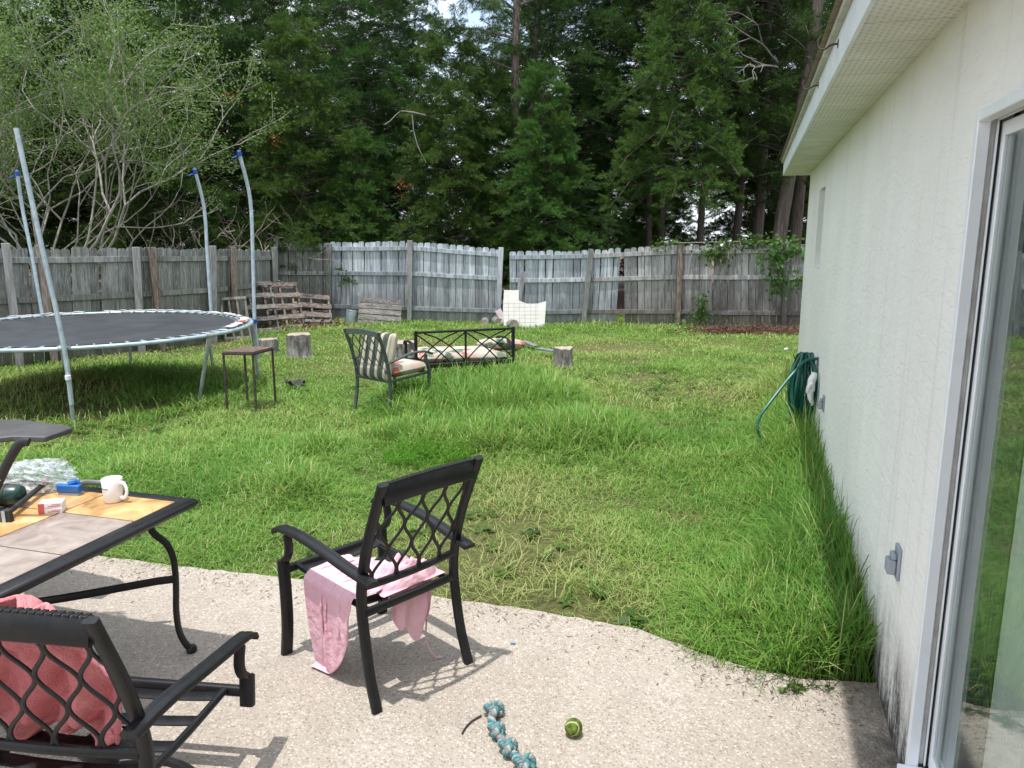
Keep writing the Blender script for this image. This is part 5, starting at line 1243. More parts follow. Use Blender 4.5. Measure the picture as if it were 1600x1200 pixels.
# ================================================================== VEGETATION helpers
def unit(a): return a / np.maximum(np.linalg.norm(a, axis=-1, keepdims=True), 1e-9)
def leaf_np(P, D, L, W, rg, bend=.0):
    n = len(P); D = unit(D); S = np.cross(D, rg.normal(size=(n, 3))); S = unit(S)
    L = np.broadcast_to(L, n)[:, None]; W = np.broadcast_to(W, n)[:, None]
    V = np.empty((n, 4, 3)); V[:, 0] = P; V[:, 1] = P + D * L * .5 + S * W * .5; V[:, 2] = P + D * L; V[:, 3] = P + D * L * .5 - S * W * .5
    V[:, 2, 2] -= bend * L[:, 0]
    return V.reshape(-1, 3), np.arange(n * 4).reshape(n, 4)
def cedar_proto(seed, H, Rm, zb, nl, leafL=.060, leafW=.0105, per=104, spr=21, lean=.0, name='cedar', droop=.55, top_pow=.75):
    rg = np.random.default_rng(seed); mb = MB()
    trunk = [(lean * (z / H) ** 1.5 * H * .2 + .06 * math.sin(z * .9 + seed), .05 * math.cos(z * .7 + seed), z) for z in np.linspace(-.3, H, 12)]
    mb.tube(trunk, [max(.02, .15 * (1 - i / 11.5) + .015) for i in range(12)], 9)
    tx = lambda z: np.array([np.interp(z, [p[2] for p in trunk], [p[0] for p in trunk]), np.interp(z, [p[2] for p in trunk], [p[1] for p in trunk]), z])
    Ps, Ds, Ts, Ls = [], [], [], []
    for i in range(nl):
        fr = (i + rg.random()) / nl; z0 = zb + (H - zb) * fr ** .95; az = i * 2.39996 + rg.normal() * .35
        L = (Rm * (1 - fr) ** top_pow * rg.uniform(.55, 1.08) + .22) * min(1, .55 + fr * 6)
        d = np.array([math.cos(az), math.sin(az), 0]); o = tx(z0); up = rg.uniform(.15, .6) if fr < .8 else rg.uniform(.6, 1.3)
        t = np.linspace(0, 1, 6); C = o + d * (L * t)[:, None]; C[:, 2] += L * (up * t - droop * t * t)
        C[1:, :2] += rg.normal(0, .035, (5, 2)) * L
        mb.tube([tuple(p) for p in C], [.013 * (1 - k / 6.5) * (L / Rm + .25) + .003 for k in range(6)], 4)
        ns = max(4, int(spr * (L / Rm + .25)))
        st = .18 + .82 * rg.random(ns) ** .8
        for s in st:
            b = np.array([np.interp(s, t, C[:, k]) for k in range(3)])
            bd = d * rg.uniform(.2, 1.0) + np.array([-d[1], d[0], 0]) * rg.normal() * .8 + np.array([0, 0, rg.uniform(-.25, .95)]); bd = bd / np.linalg.norm(bd)
            bl = rg.uniform(.22, .55) * (1.15 - .4 * s); m = int(per * rg.uniform(.6, 1.3))
            q = rg.random(m) ** .8; P = b + bd * (q * bl)[:, None]; P[:, 2] -= .22 * bl * q * q
            P += rg.normal(0, .045, (m, 3)) * (1.15 - q)[:, None]
            D = bd * 1.0 + rg.normal(0, .38, (m, 3)); D[:, 2] += .15
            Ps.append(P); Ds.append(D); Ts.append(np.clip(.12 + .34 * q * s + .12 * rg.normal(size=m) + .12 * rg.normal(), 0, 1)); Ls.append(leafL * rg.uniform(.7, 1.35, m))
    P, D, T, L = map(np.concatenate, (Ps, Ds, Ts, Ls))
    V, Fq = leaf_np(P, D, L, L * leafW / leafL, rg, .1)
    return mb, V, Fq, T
def make_tree(name, label, loc, proto, bark, leaf, group=None, rz=0, sc_=1.0):
    mb, V, Fq, T = proto; t = thing(name, label, 'tree', loc, rz, group); t.scale = (sc_,) * 3
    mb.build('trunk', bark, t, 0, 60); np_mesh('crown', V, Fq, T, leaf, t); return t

GC = 'dark cedars rising behind the fence'
protos = {}
protos['full'] = make_tree('cedar_tree', '', (0, 0, 0), cedar_proto(21, 11.0, 2.35, 1.0, 125), 'bark_cedar', 'cedar', GC)
protos['tall'] = make_tree('cedar_tree', '', (0, 0, 0), cedar_proto(22, 12.5, 2.35, 2.4, 125, spr=19), 'bark_cedar', 'cedar', GC)
protos['high'] = make_tree('cedar_tree', '', (0, 0, 0), cedar_proto(23, 11.5, 2.2, 3.2, 110), 'bark_cedar', 'cedar', GC)
protos['low'] = make_tree('cedar_tree', '', (0, 0, 0), cedar_proto(24, 6.6, 1.75, .7, 110, .056, .011, 92, 22), 'bark_cedar', 'cedar_light', GC)
protos['mid'] = make_tree('cedar_tree', '', (0, 0, 0), cedar_proto(25, 8.2, 1.9, 2.7, 95, .056, .011, 90, 22, droop=.8), 'bark_cedar', 'cedar_light', GC)
used = set()
def plant(kind, X, Y, rz, s, label):
    o = protos[kind]
    if kind in used: o = copy_tree(o)
    used.add(kind); o.location = (X, Y, LZ); o.rotation_euler = (0, 0, rz); o.scale = (s, s, s * random.uniform(.95, 1.06)); o['label'] = label; return o
def UX(u, Y): return gy(u, 365, Y).x
front = [('low', 480, 18.0, 1.0, 'lighter bushy cedar overhanging the fence corner post'), ('low', 705, 18.3, .95, 'lighter bushy cedar right behind the centre fence panel'), ('full', 350, 19.0, .95, 'broad dark cedar behind the dead twiggy shrub'),
         ('full', 590, 20.0, 1.0, 'tall dark cedar between the two lighter bushy cedars'), ('mid', 1058, 17.6, .95, 'light cedar with a bare straight trunk above the brown fence post'), ('full', 880, 19.2, .92, 'broad dark cedar right of the pale pine trunk'),
         ('low', 240, 17.2, .92, 'olive bushy cedar right of the crape myrtle stems'), ('high', 985, 19.8, 1.0, 'dark high-crowned cedar left of the light bare-trunked cedar'), ('high', 1135, 19.4, 1.0, 'dark high-crowned cedar right of the light bare-trunked cedar'), ('high', 1205, 18.6, .95, 'high-crowned cedar behind the leaning trunk near the eave'),
         ('low', 770, 19.0, .8, 'small bushy cedar just left of the pine trunk above the fence gap'), ('tall', 130, 18.5, .95, 'dark cedar rising behind the crape myrtle'), ('low', 560, 17.9, .62, 'smallest bushy cedar peeking just above the centre fence')]
for i, (k, u, Y, s, lab) in enumerate(front): plant(k, UX(u, Y), Y, 1.3 * i, s, lab)
plant('low', UX(850, 17.9), 17.9, .4, .78, 'dark bushy cedar covering the trunks just right of the fence gap')
row = 0
for rw, (Y, us, ks) in enumerate(((22.5, (-150, 10, 190, 300, 430, 530, 905, 1020, 1100, 1190, 1275), ('full', 'tall', 'full', 'tall', 'full', 'tall', 'tall', 'tall', 'tall', 'tall', 'tall')),
                     (27.0, (-60, 90, 240, 370, 480, 570, 860, 960, 1150, 1250), ('full', 'full', 'tall', 'full', 'full', 'tall', 'tall', 'full', 'tall', 'full')))):
    for i, u in enumerate(us):
        s = 1.1 + .12 * ((i * 7 + rw * 3) % 5) / 4
        yy = Y + ((i * 5) % 3 - 1) * .8
        plant(ks[i], UX(u, yy), yy, 2.1 * i + rw, s, 'dark cedar packed into the shaded rows deep behind the front trees')
for i, (u, Y, k, s) in enumerate(((845, 22.0, 'low', .85), (905, 23.5, 'low', .9), (965, 22.6, 'low', .8), (1010, 24.5, 'low', .85), (1165, 23.5, 'low', .9), (1225, 22.5, 'low', .9), (1280, 24, 'low', 1.), (1035, 27, 'low', .8), (640, 22.4, 'low', 1.), (560, 23, 'low', 1.), (460, 23, 'low', 1.), (380, 22, 'low', 1.), (200, 21, 'low', 1.1), (60, 21, 'low', 1.1), (300, 24, 'low', 1.), (720, 23, 'low', 1.), (780, 24, 'low', 1.), (-80, 20, 'low', 1.2))):
    plant(k, UX(u, Y), Y, i * 1.1, s, 'low bushy cedar growing in the shade under the back rows')
for i, u in enumerate((-100, 40, 170, 300, 420, 530, 610, 800, 870, 990, 1180, 1290)):
    Y = 32 + (i % 3) * 1.2; plant('full', UX(u, Y), Y, i * 1.7, 1.3, 'dark cedar packed into the shaded rows deep behind the front trees')
plant('tall', UX(640, 31), 31, .7, 1.15, 'dark cedar packed into the shaded rows deep behind the front trees')
# cedars left beyond the side fence
for i, (X, Y, s) in enumerate(((-13.0, 17.5, 1.0), (-11.0, 20.5, 1.05), (-16.5, 19.5, 1.1))): plant('full', X, Y, i * 1.9, s, 'dark cedar packed into the shaded rows deep behind the front trees')

# ---- pines
def pine(seed, H, crown, label, loc, r0=.13, lean=(0, 0), bark='bark_pine', stubs=8):
    rg = np.random.default_rng(seed); t = thing('pine_tree', label, 'tree', loc, 0, 'pine trunks behind the fence'); mb = MB(); k = 14
    tr = [Vector((lean[0] * z + .05 * math.sin(z * .8 + seed), lean[1] * z + .05 * math.cos(z * .6), z)) for z in np.linspace(-.3, H, k)]
    mb.tube(tr, [r0 * (1 - .55 * i / k) * (1.25 if i == 0 else 1) for i in range(k)], 12)
    at = lambda z: Vector((np.interp(z, np.linspace(-.3, H, k), [p.x for p in tr]), np.interp(z, np.linspace(-.3, H, k), [p.y for p in tr]), z))
    for i in range(stubs):
        z = rg.uniform(2.5, H * .9); a = rg.uniform(0, 6.28); L = rg.uniform(.3, 1.2); p = at(z); d = Vector((math.cos(a), math.sin(a), rg.uniform(.0, .5)))
        mb.tube([p, p + d * L * .5, p + d * L + Vector((0, 0, -.1))], [.022, .015, .006], 5)
    Ps, Ds, Ts = [], [], []
    for (z, a, L) in crown:
        p = at(z); d = Vector((math.cos(a), math.sin(a), .22)); C = [p, p + d * L * .5 + Vector((0, 0, .1)), p + d * L]
        mb.tube(C, [.035, .025, .01], 5)
        for j in range(int(L * 9)):
            s = .3 + .7 * rg.random(); c = np.array(p + d * L * s) + rg.normal(0, .22, 3); m = 70
            ax = unit(np.array(d) + rg.normal(0, .6, 3)); D = ax * .5 + rg.normal(0, .6, (m, 3)); D[:, 2] -= .25
            Ps.append(np.repeat(c[None], m, 0) + rg.normal(0, .04, (m, 3))); Ds.append(D); Ts.append(np.clip(.5 + .25 * rg.normal(size=m), 0, 1))
    mb.build('trunk', bark, t, 0, 60)
    if Ps:
        P, D, T = map(np.concatenate, (Ps, Ds, Ts)); V, Fq = leaf_np(P, D, rg.uniform(.16, .26, len(P)), .014, rg, .25); np_mesh('crown', V, Fq, T, 'needles', t)
pine(1, 13, [(z, a, L) for z, a, L in ((5.6, 3.3, 1.6), (6.3, 2.7, 2.0), (6.9, 3.9, 1.9), (7.3, 3.1, 2.2), (7.0, .4, 1.0), (8.0, 3.6, 2.2), (8.4, 2.4, 2.0), (9.0, .3, 1.8), (9.5, 5, 1.8), (10, 1.5, 2), (11, 4, 1.8))], 'tall slim pine with a bare reddish trunk rising near the fence gap', (UX(814, 19.0), 19.0, LZ), .105, (-.018, 0))
pine(2, 13, [(z, z * 2.4, 1.8) for z in (8, 8.6, 9.2, 9.8, 10.4, 11)], 'thin dark trunk showing just right of the fence gap', (UX(822, 18.9), 18.9, LZ), .09, (.03, .1), 'bark_cedar', 4)
pine(3, 11, [(z, z * 2.4, 1.8) for z in (7.5, 8.2, 9, 9.7)], 'thick brown trunk leaning right beside the house eave', (UX(1212, 17.6), 17.6, LZ), .17, (.09, .03), 'bark_cedar', 4)
for i, (u, Y, r) in enumerate(((1098, 20.6, .10), (1152, 21.2, .12), (1182, 20.2, .15), (1030, 21.0, .10), (1012, 20.6, .09), (1245, 21, .16))):
    pine(10 + i, 12, [(z, z * 2.4 + i, 1.8) for z in (7.5, 8.5, 9.5, 10.5)], 'slim dark trunk among the shaded trunks above the right fence', (UX(u, Y), Y, LZ), r, (.005 * (i - 2), 0), 'bark_cedar', 6)

# ---- branching shrubs
def branchy(seed, roots, depth, L0, r0, spread, up, leafy=None, shrink=.72, kids=(2, 3), curve=.18):
    rg = random.Random(seed); mb = MB(); tips = []
    def grow(p, d, L, r, dep):
        n = 4; pts = [p]; q = p.copy(); dd = d.copy()
        for i in range(n):
            dd = (dd + Vector((rg.gauss(0, curve), rg.gauss(0, curve), rg.gauss(0, curve) + up * .06))).normalized(); q = q + dd * L / n; pts.append(q.copy())
            if dep <= 1: tips.append((q.copy(), dd.copy(), dep))
        mb.tube(pts, [r * (1 - .32 * i / n) for i in range(n + 1)], 6 if r > .012 else 4)
        if dep == 0: return
        for k in range(rg.choice(kids)):
            nd = (dd + Vector((rg.gauss(0, spread), rg.gauss(0, spread), rg.gauss(0, spread * .7) + up * .15))).normalized()
            grow(q if k < 2 else pts[2].copy(), nd, L * shrink * rg.uniform(.75, 1.2), r * .66, dep - 1)
    for (p, d, L, r) in roots: grow(Vector(p), Vector(d).normalized(), L, r, depth)
    return mb, tips
def crape_myrtle(label, loc, roots, seed, nleaf, depth=4):
    mb, tips = branchy(seed, roots, depth, 1, .05, .42, .5)
    t = thing('crape_myrtle', label, 'tree', loc, 0, 'crape myrtles behind the side fence'); mb.build('trunk', 'bark_light', t, 0, 60); rg = np.random.default_rng(seed); P, D, T = [], [], []
    for (p, d, dep) in tips:
        m = nleaf if dep == 0 else nleaf // 2
        P.append(np.array(p) + rg.normal(0, .09, (m, 3))); dd = np.array(d) + rg.normal(0, .9, (m, 3)); D.append(dd); T.append(np.clip(.48 + .22 * rg.normal(size=m) + .12 * rg.normal(), 0, 1))
    P, D, T = map(np.concatenate, (P, D, T)); kk = P[:, 2] > 2.2 + .5 * rg.random(len(P)); P, D, T = P[kk], D[kk], T[kk]; V, Fq = leaf_np(P, D, rg.uniform(.045, .08, len(P)), rg.uniform(.022, .036, len(P)), rg, .1); np_mesh('crown', V, Fq, T, 'myrtle', t)
Lc = Vector((UX(38, 14.0), 14.0, LZ)); rr_ = random.Random(77)
roots = []
for i in range(15):
    a = rr_.uniform(-.8, .8) + (0.25 if i < 9 else 0); roots.append(((rr_.uniform(-.5, .45), rr_.uniform(-.3, .3), 0), (math.sin(a) * .55, rr_.uniform(-.12, .3), 1), rr_.uniform(1.9, 2.6), rr_.uniform(.018, .029)))
roots += [((.35, -.1, .5), (.75, -.05, .95), 2.4, .032), ((.4, 0, .4), (.85, .05, 1.05), 2.5, .03)]
crape_myrtle('many-stemmed pale-barked crape myrtle at the far left above the fence', Lc, roots, 5, 17)
crape_myrtle('second leafy crape myrtle further left partly cut off by the frame', (UX(-75, 13.2), 13.2, LZ), [((rr_.uniform(-.4, .4), 0, 0), (rr_.uniform(-.4, .5), rr_.uniform(-.3, .3), 1), 2.2, .03) for _ in range(5)], 9, 18)
def dead_shrub(label, loc, seed, n, spread, H, dirx):
    rr = random.Random(seed); roots = [((rr.uniform(-.35, .35), rr.uniform(-.2, .2), 0), (rr.gauss(dirx, spread), rr.gauss(.3, .18), 1), H * rr.uniform(.8, 1.2), .016) for _ in range(n)]
    mb, tips = branchy(seed, roots, 3, 1, .016, .55, -.25, None, .6, (2, 3), .16); t = thing('dead_shrub', label, 'shrub', loc, 0, 'bare twiggy shrubs behind the fence'); mb.build('branches', 'twig', t, 0, 60)
dead_shrub('bare twiggy dead shrub arching over the fence left of the corner', (UX(385, 18.0), 18.0, LZ), 3, 18, .36, 1.75, .0)
dead_shrub('sparser dead twigs behind the fence beside the third net pole', (UX(310, 16.2), 16.2, LZ), 4, 9, .5, 1.5, -.2)
def dead_limb():
    mb, tips = branchy(6, [((0, 0, 0), (-.8, -.5, .1), 1.0, .022), ((0, 0, .1), (-.6, -.5, .35), 1.0, .02)], 3, 1, .02, .5, -.5, None, .65, (2, 3), .15); o = mb.build('dead_branch', 'branch_grey', None, 0, 60); o.location = gy(1215, 105, 18.0)
    tag(o, 'bare grey dead branch hanging among cedar foliage left of the eave', 'branch')
    mb, tips = branchy(8, [((0, 0, 0), (-.9, -.2, .1), .55, .02), ((-.3, 0, .02), (.1, -.2, -1), .7, .012)], 2, 1, .02, .4, -.6, None, .65, (1, 2), .12); o = mb.build('dead_branch', 'branch_grey', None, 0, 60); o.location = gy(665, 180, 17.6)
    tag(o, 'pale crooked dead branch hanging in the middle cedars', 'branch')
    rg = np.random.default_rng(5)
    for i, (u, v, Y) in enumerate(((285, 142, 17.0), (433, 218, 17.2), (628, 290, 17.3), (362, 150, 17.4))):
        c = np.array(gy(u, v, Y)); m = 26; P = rg.normal(0, .10, (m, 3)); V, Fq = leaf_np(P, rg.normal(size=(m, 3)), .08, .035, rg); o = np_mesh('dead_spray', V, Fq, rg.random(m), 'red_leaf'); o.location = c
        tag(o, 'small spray of dead orange foliage caught in the cedars', 'foliage', 'orange dead sprays in the cedars', 'stuff')
dead_limb()
def vine(label, spots, seed):
    rg = np.random.default_rng(seed); t = thing('vine', label, 'vine', spots[0][0], 0, 'leafy vines on the right fence'); o0 = np.array(t.location); P, D, T = [], [], []; mb = MB()
    for (p, rx, rz_, m) in spots:
        q = np.array(p) - o0; P.append(q + rg.normal(0, 1, (m, 3)) * np.array([rx, .05, rz_]) + np.array([0, -.07, 0])); d = rg.normal(size=(m, 3)); d[:, 1] -= .6; D.append(d); T.append(np.clip(rg.normal(.5, .25, m), 0, 1))
    pts = [Vector(p) - Vector(spots[0][0]) + Vector((0, -.04, 0)) for p, _, _, _ in spots]
    if len(pts) == 1: pts = [pts[0] + Vector((-.1, 0, -.4)), pts[0], pts[0] + Vector((.15, 0, .2))]
    mb.tube(smoothpts(pts, 4), .008, 5); mb.build('stem', 'twig', t); P, D, T = map(np.concatenate, (P, D, T)); V, Fq = leaf_np(P, D, rg.uniform(.06, .12, len(P)), rg.uniform(.05, .09, len(P)), rg, .2); np_mesh('leaves', V, Fq, T, 'vine', t)
vine('leafy vine hanging over the fence top right of the brown post', [(gy(1118, 392, 15.6), .18, .13, 130), (gy(1160, 378, 15.6), .25, .06, 90)], 1)
vine('leafy vine climbing the last fence post beside the house', [(gy(1212, 446, 15.3), .13, .12, 70), (gy(1213, 425, 15.3), .10, .14, 80), (gy(1208, 400, 15.3), .16, .12, 100), (gy(1232, 390, 15.3), .22, .09, 120), (gy(1245, 440, 15.2), .10, .08, 50)], 2)
vine('short vine sprouting low on the fence beside the brown post', [(gy(1093, 494, 15.6), .16, .05, 50), (gy(1094, 478, 15.6), .08, .16, 60)], 3)
vine('leafy vine spilling along the fence top toward the eave', [(gy(1040, 380, 15.8), .2, .05, 60), (gy(1200, 376, 15.5), .3, .07, 120)], 4)

# ================================================================== GRASS
def edge_y(x): return np.interp(x, [p[0] for p in EDGE], [p[1] for p in EDGE])
def grass():
    rg = np.random.default_rng(17); N = 2600000; X = rg.uniform(-12, 8, N); Y = rg.uniform(2.7, 17.5, N); d = np.hypot(X, Y)
    rho = 7200 * np.minimum(1, (4.0 / d)) ** 1.55; area = 20 * 14.8; keep = rng.random(N) < rho * area / N
    wl = (X - WP.x) * (-WN.x) * -1 * -1 if False else ((X - WP.x) * -WN.x + (Y - WP.y) * -WN.y)         # >0 inside the house
    keep &= (wl < -.01) | ((X - WP.x) * WD.x + (Y - WP.y) * WD.y > SC + .02)
    keep &= np.abs(X) < .74 * Y + .6
    keep &= (Y > edge_y(X) + .015 - .09 * (noise2(X, Y, 6, 21, 3) - .42) - .05 * (rg.random(N) < .10)) 
    X, Y, wl = X[keep], Y[keep], wl[keep]; d = np.hypot(X, Y); n = len(X)
    n1 = noise2(X, Y, .55, 1, 4); n2 = noise2(X, Y, 1.7, 2, 4); n3 = noise2(X, Y, 5.5, 3, 3)
    h = .022 + .060 * np.clip(n2 * 2.4 - .75, 0, 1) + .030 * n3
    def blob(cx, cy, rx, ry, rot=0, soft=.5):
        c, s = math.cos(rot), math.sin(rot); a = ((X - cx) * c + (Y - cy) * s) / rx; b = (-(X - cx) * s + (Y - cy) * c) / ry
        return np.clip((1.15 - np.hypot(a, b) + .5 * (n3 - .5)) / soft, 0, 1)
    tall = np.maximum(blob(-.30, 8.6, 1.2, 1.35, .3), .62 * blob(-.5, 6.9, .75, .6)); tall = np.maximum(tall, .5 * blob(.55, 7.1, .8, .8)); sw = .36 * blob(1.2, 6.6, 1.5, .75, -.25)
    h += .31 * tall + .24 * sw
    tramp = (np.hypot(X + 5.0, Y - 9.05) < 1.95); h += .07 * tramp
    h += .07 * np.clip((Y - 14.3) / 1.6, 0, 1)
    wd = np.clip(1 - (-wl) / (.34 + .25 * n2), 0, 1) * (Y > 2.95) * (Y < 9.2); h += (.33 * wd ** .8) * (.55 + .6 * n3)
    mid = np.clip(1 - (-wl) / 1.3, 0, 1); h += .09 * mid * (Y < 9)
    leftclump = blob(-2.7, 6.0, 1.6, 1.0); h += .09 * leftclump
    for (u, v, r, a) in ((880, 930, .13, .14), (462, 775, .22, .13), (505, 712, .3, .10), (445, 905, .07, .06), (1150, 985, .25, .08), (1185, 925, .3, .08), (820, 870, .1, .07), (640, 660, .25, .12)):
        p = gz(u, v, LZ); h += a * np.exp(-((X - p.x) ** 2 + (Y - p.y) ** 2) / r ** 2)
    # bare spots: thin the blades
    bare = np.clip((n1 - .52) * 5, 0, 1) * (1 - np.clip(tall + wd + sw + mid, 0, 1)) * .85
    for (cx, cy, rx, ry) in ((-4.6, 7.95, .75, .55), (-4.0, 8.2, .5, .3)): bare = np.maximum(bare, .93 * blob(cx, cy, rx, ry))
    for (u, v, r) in ((1075, 810, .18), (385, 782, .14), (1000, 590, .5), (1150, 520, .9), (990, 565, .4), (900, 845, .12), (1300, 1075, .15)):
        p = gz(u, v, LZ); bare = np.maximum(bare, .85 * np.exp(-((X - p.x) ** 2 / r ** 2 + (Y - p.y) ** 2 / (r * .7) ** 2)))
    for (u, v, r) in ((468, 556, .17), (422, 552, .14), (627, 564, .2), (880, 574, .13)):
        p = gz(u, v, LZ); bare = np.where(np.hypot(X - p.x, Y - p.y) < r, 1.0, bare)
    k2 = rg.random(n) > bare; X, Y, h, d, n1, n2, n3, tall, bare, wd, tramp = (a[k2] for a in (X, Y, h, d, n1, n2, n3, tall, bare, wd, tramp)); n = len(X)
    L = h * rg.uniform(.6, 1.45, n); az = rg.uniform(0, 2 * math.pi, n); ln = np.clip(rg.normal(.95, .38, n), .1, 1.6); ln = np.where(h > .2, ln * .6, ln)
    wdt = np.maximum(.0042, .00085 * d) * rg.uniform(.7, 1.35, n) * np.where(h > .18, 1.35, 1)
    dx, dy = np.cos(az), np.sin(az); sx, sy = -dy, dx
    z0 = LZ + (noise2(X, Y, .6, 3) - .5) * .03 - .008
    V = np.empty((n, 7, 3)); 
    for j, (t, wf) in enumerate(((0, .8), (.45, 1.0), (.8, .7))):
        fwd = L * ln * t ** 1.9; up = L * t * (1 - .42 * np.minimum(ln, 1.3) * t)
        cx, cy, cz = X + dx * fwd, Y + dy * fwd, z0 + up
        V[:, 2 * j] = np.stack([cx - sx * wdt * wf / 2, cy - sy * wdt * wf / 2, cz], 1); V[:, 2 * j + 1] = np.stack([cx + sx * wdt * wf / 2, cy + sy * wdt * wf / 2, cz], 1)
    V[:, 6] = np.stack([X + dx * L * ln, Y + dy * L * ln, z0 + L * (1 - .48 * np.minimum(ln, 1.3))], 1)
    base = (np.arange(n) * 7)[:, None]
    Q = np.concatenate([base + np.array([[0, 1, 3, 2]]), base + np.array([[2, 3, 5, 4]])]); T3 = base + np.array([[4, 5, 6]])
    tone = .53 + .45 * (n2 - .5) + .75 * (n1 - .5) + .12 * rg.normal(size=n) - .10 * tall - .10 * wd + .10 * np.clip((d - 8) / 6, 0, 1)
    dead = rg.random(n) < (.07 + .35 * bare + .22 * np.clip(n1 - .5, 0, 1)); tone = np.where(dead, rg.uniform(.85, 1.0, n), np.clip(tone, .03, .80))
    me = bpy.data.meshes.new('grass'); me.vertices.add(n * 7); me.vertices.foreach_set('co', V.astype(np.float32).ravel())
    li = np.concatenate([Q.ravel(), T3.ravel()]).astype(np.int32); me.loops.add(len(li)); me.loops.foreach_set('vertex_index', li)
    nq, ntr = len(Q), len(T3); me.polygons.add(nq + ntr); me.polygons.foreach_set('loop_start', np.concatenate([np.arange(nq) * 4, nq * 4 + np.arange(ntr) * 3]).astype(np.int32))
    me.polygons.foreach_set('use_smooth', np.ones(nq + ntr, bool))
    at = me.attributes.new('tone', 'FLOAT', 'FACE'); at.data.foreach_set('value', np.concatenate([tone, tone, tone]).astype(np.float32)); me.update(calc_edges=True)
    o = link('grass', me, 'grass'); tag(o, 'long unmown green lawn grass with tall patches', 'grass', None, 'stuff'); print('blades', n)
grass()
def weed():
    rg = np.random.default_rng(3); p = gz(662, 722, LZ); t = thing('weed_clump', 'bright green feathery weed clump in the lawn beyond the pink cloth chair', 'plant', p); P, D, T = [], [], []; mb = MB()
    for i in range(130):
        a = rg.uniform(0, 6.28); r = .30 * rg.random() ** .6; b = np.array([r * math.cos(a) * 1.1, r * math.sin(a) * .75, 0]); d = np.array([math.cos(a) * r * 1.6 + rg.normal() * .3, math.sin(a) * r * 1.6 + rg.normal() * .3, 1]); d /= np.linalg.norm(d); L = rg.uniform(.08, .19)
        mb.tube([tuple(b), tuple(b + d * L)], .0016, 3); m = 75; q = .2 + .8 * rg.random(m); P.append(b + d * (q * L)[:, None] + rg.normal(0, .012, (m, 3))); D.append(d * .6 + rg.normal(0, .7, (m, 3))); T.append(np.clip(rg.normal(.5, .25, m), 0, 1))
    mb.build('stems', 'weed', t); P, D, T = map(np.concatenate, (P, D, T)); V, Fq = leaf_np(P, D, rg.uniform(.018, .034, len(P)), .0045, rg); np_mesh('leaves', V, Fq, T, 'weed', t)
    # small weed on the patio crack
    for i, (u, v, lab) in enumerate(((1292, 1050, 'small leafy weed creeping on the concrete by the house corner grass'), (1250, 1075, 'tiny runner weed lying on the concrete edge'))):
        p = gz(u, v, .0); t = thing('weed', lab, 'plant', p, 0, 'weeds creeping onto the concrete'); mb = MB(); P, D = [], []
        for k in range(6):
            a = rg.uniform(0, 6.28); e = np.array([math.cos(a) * .14, math.sin(a) * .06, .012]); mb.tube([(0, 0, .004), tuple(e * .5 + np.array([0, 0, .012])), tuple(e)], .0018, 4); m = 9; q = rg.random(m); P.append(e * q[:, None] + np.array([0, 0, .006]) + rg.normal(0, .006, (m, 3)) * np.array([1, 1, .3])); dd = rg.normal(size=(m, 3)); dd[:, 2] = np.abs(dd[:, 2]) * .5; D.append(dd)
        mb.build('stems', 'vine', t); P = np.concatenate(P); D = np.concatenate(D); V, Fq = leaf_np(P, D, .03, .016, rg); V[:, 2] = np.maximum(V[:, 2], .003); np_mesh('leaves', V, Fq, rg.random(len(P)), 'vine', t)
weed()
def straw():
    rg = np.random.default_rng(9); m = 5000; P = np.stack([rg.normal(4.75, .62, m), rg.normal(14.85, .22, m), np.full(m, LZ + .03) + rg.uniform(0, .05, m)], 1); D = rg.normal(size=(m, 3)); D[:, 2] *= .25
    V, Fq = leaf_np(P, D, rg.uniform(.12, .22, m), .012, rg); o = np_mesh('pine_straw', V, Fq, rg.random(m), 'straw'); tag(o, 'brown pine straw heaped along the foot of the right fence', 'pine straw', None, 'stuff')
    m = 1500; P = np.stack([rg.normal(-4.25, .35, m), rg.normal(15.9, .25, m), np.full(m, LZ + .02) + rg.uniform(0, .05, m)], 1); D = rg.normal(size=(m, 3)); D[:, 2] *= .4
    V, Fq = leaf_np(P, D, rg.uniform(.07, .16, m), .03, rg); o = np_mesh('leaf_litter', V, Fq, rg.random(m), 'straw'); tag(o, 'brown leaf litter in the fence corner between the pallets and bucket', 'leaf litter', None, 'stuff')
straw()

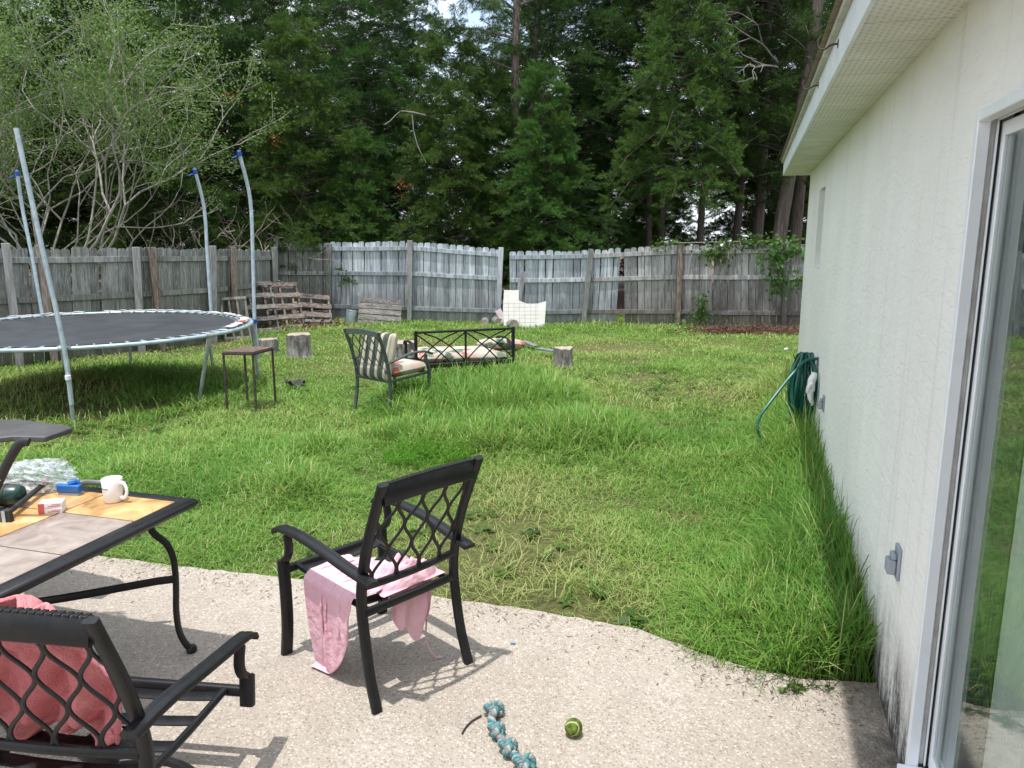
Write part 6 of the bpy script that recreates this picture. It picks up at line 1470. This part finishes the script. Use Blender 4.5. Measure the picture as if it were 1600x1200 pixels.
def clippings():
    rg = np.random.default_rng(12); m = 1100; xs = rg.uniform(-4.5, 1.45, m); off = np.abs(rg.normal(0, .16, m)) + .01; ys = edge_y(xs) - off
    xs2 = rg.uniform(.75, 1.4, 260); ys2 = edge_y(xs2) - np.abs(rg.normal(0, .14, 260)); xs = np.concatenate([xs, xs2]); ys = np.concatenate([ys, ys2])
    inside = ((xs - WP.x) * -WN.x + (ys - WP.y) * -WN.y) < -.02; xs, ys = xs[inside], ys[inside]; m = len(xs)
    P = np.stack([xs, ys, rg.uniform(.002, .006, m)], 1); D = rg.normal(size=(m, 3)); D[:, 2] = np.abs(D[:, 2]) * .15
    V, Fq = leaf_np(P, D, rg.uniform(.008, .035, m), rg.uniform(.002, .006, m), rg); V[:, 2] = np.clip(V[:, 2], .0015, .02); o = np_mesh('grass_clippings', V, Fq, rg.random(m), 'straw'); tag(o, 'dry clippings and crumbs scattered along the concrete edge', 'clippings', None, 'stuff')
clippings()

def lawn_weeds():
    rg = np.random.default_rng(44); P, D, L, W, T = [], [], [], [], []
    k = 0
    while k < 420:
        x, y = rg.uniform(-5, 3.4), rg.uniform(3.0, 11.0); ins = ((x - WP.x) * -WN.x + (y - WP.y) * -WN.y)
        if y < edge_y(x) + .06 or ins > -.1 or noise2([x], [y], .8, 61, 2)[0] < .42: continue
        k += 1; m = rg.integers(5, 10); a = rg.uniform(0, 6.28, m); P.append(np.repeat([[x, y, LZ + .012]], m, 0) + np.stack([.008 * np.cos(a), .008 * np.sin(a), rg.uniform(0, .02, m)], 1)); D.append(np.stack([np.cos(a), np.sin(a), rg.uniform(.1, .9, m)], 1)); l = rg.uniform(.04, .085); L.append(np.full(m, l)); W.append(np.full(m, l * rg.uniform(.3, .55))); T.append(np.clip(rg.normal(.5, .2) + rg.normal(0, .1, m), 0, 1))
    P, D, L, W, T = map(np.concatenate, (P, D, L, W, T)); n = len(P); D = unit(D); S = np.stack([-D[:, 1], D[:, 0], rg.normal(0, .2, n)], 1); S = unit(S); V = np.empty((n, 6, 3))
    for q, (t, wf, sg) in enumerate(((0, .15, -1), (.4, 1, -1), (.8, .75, -1), (1, 0, 1), (.8, .75, 1), (.4, 1, 1))):
        V[:, q] = P + D * (L * t)[:, None] + S * (W * .5 * wf * sg)[:, None]; V[:, q, 2] -= L * .35 * t * t
    o = np_mesh('lawn_weeds', V.reshape(-1, 3), np.arange(n * 6).reshape(n, 6), T, 'vine'); tag(o, 'low broad-leaved weeds scattered through the lawn', 'weeds', None, 'stuff')
lawn_weeds()
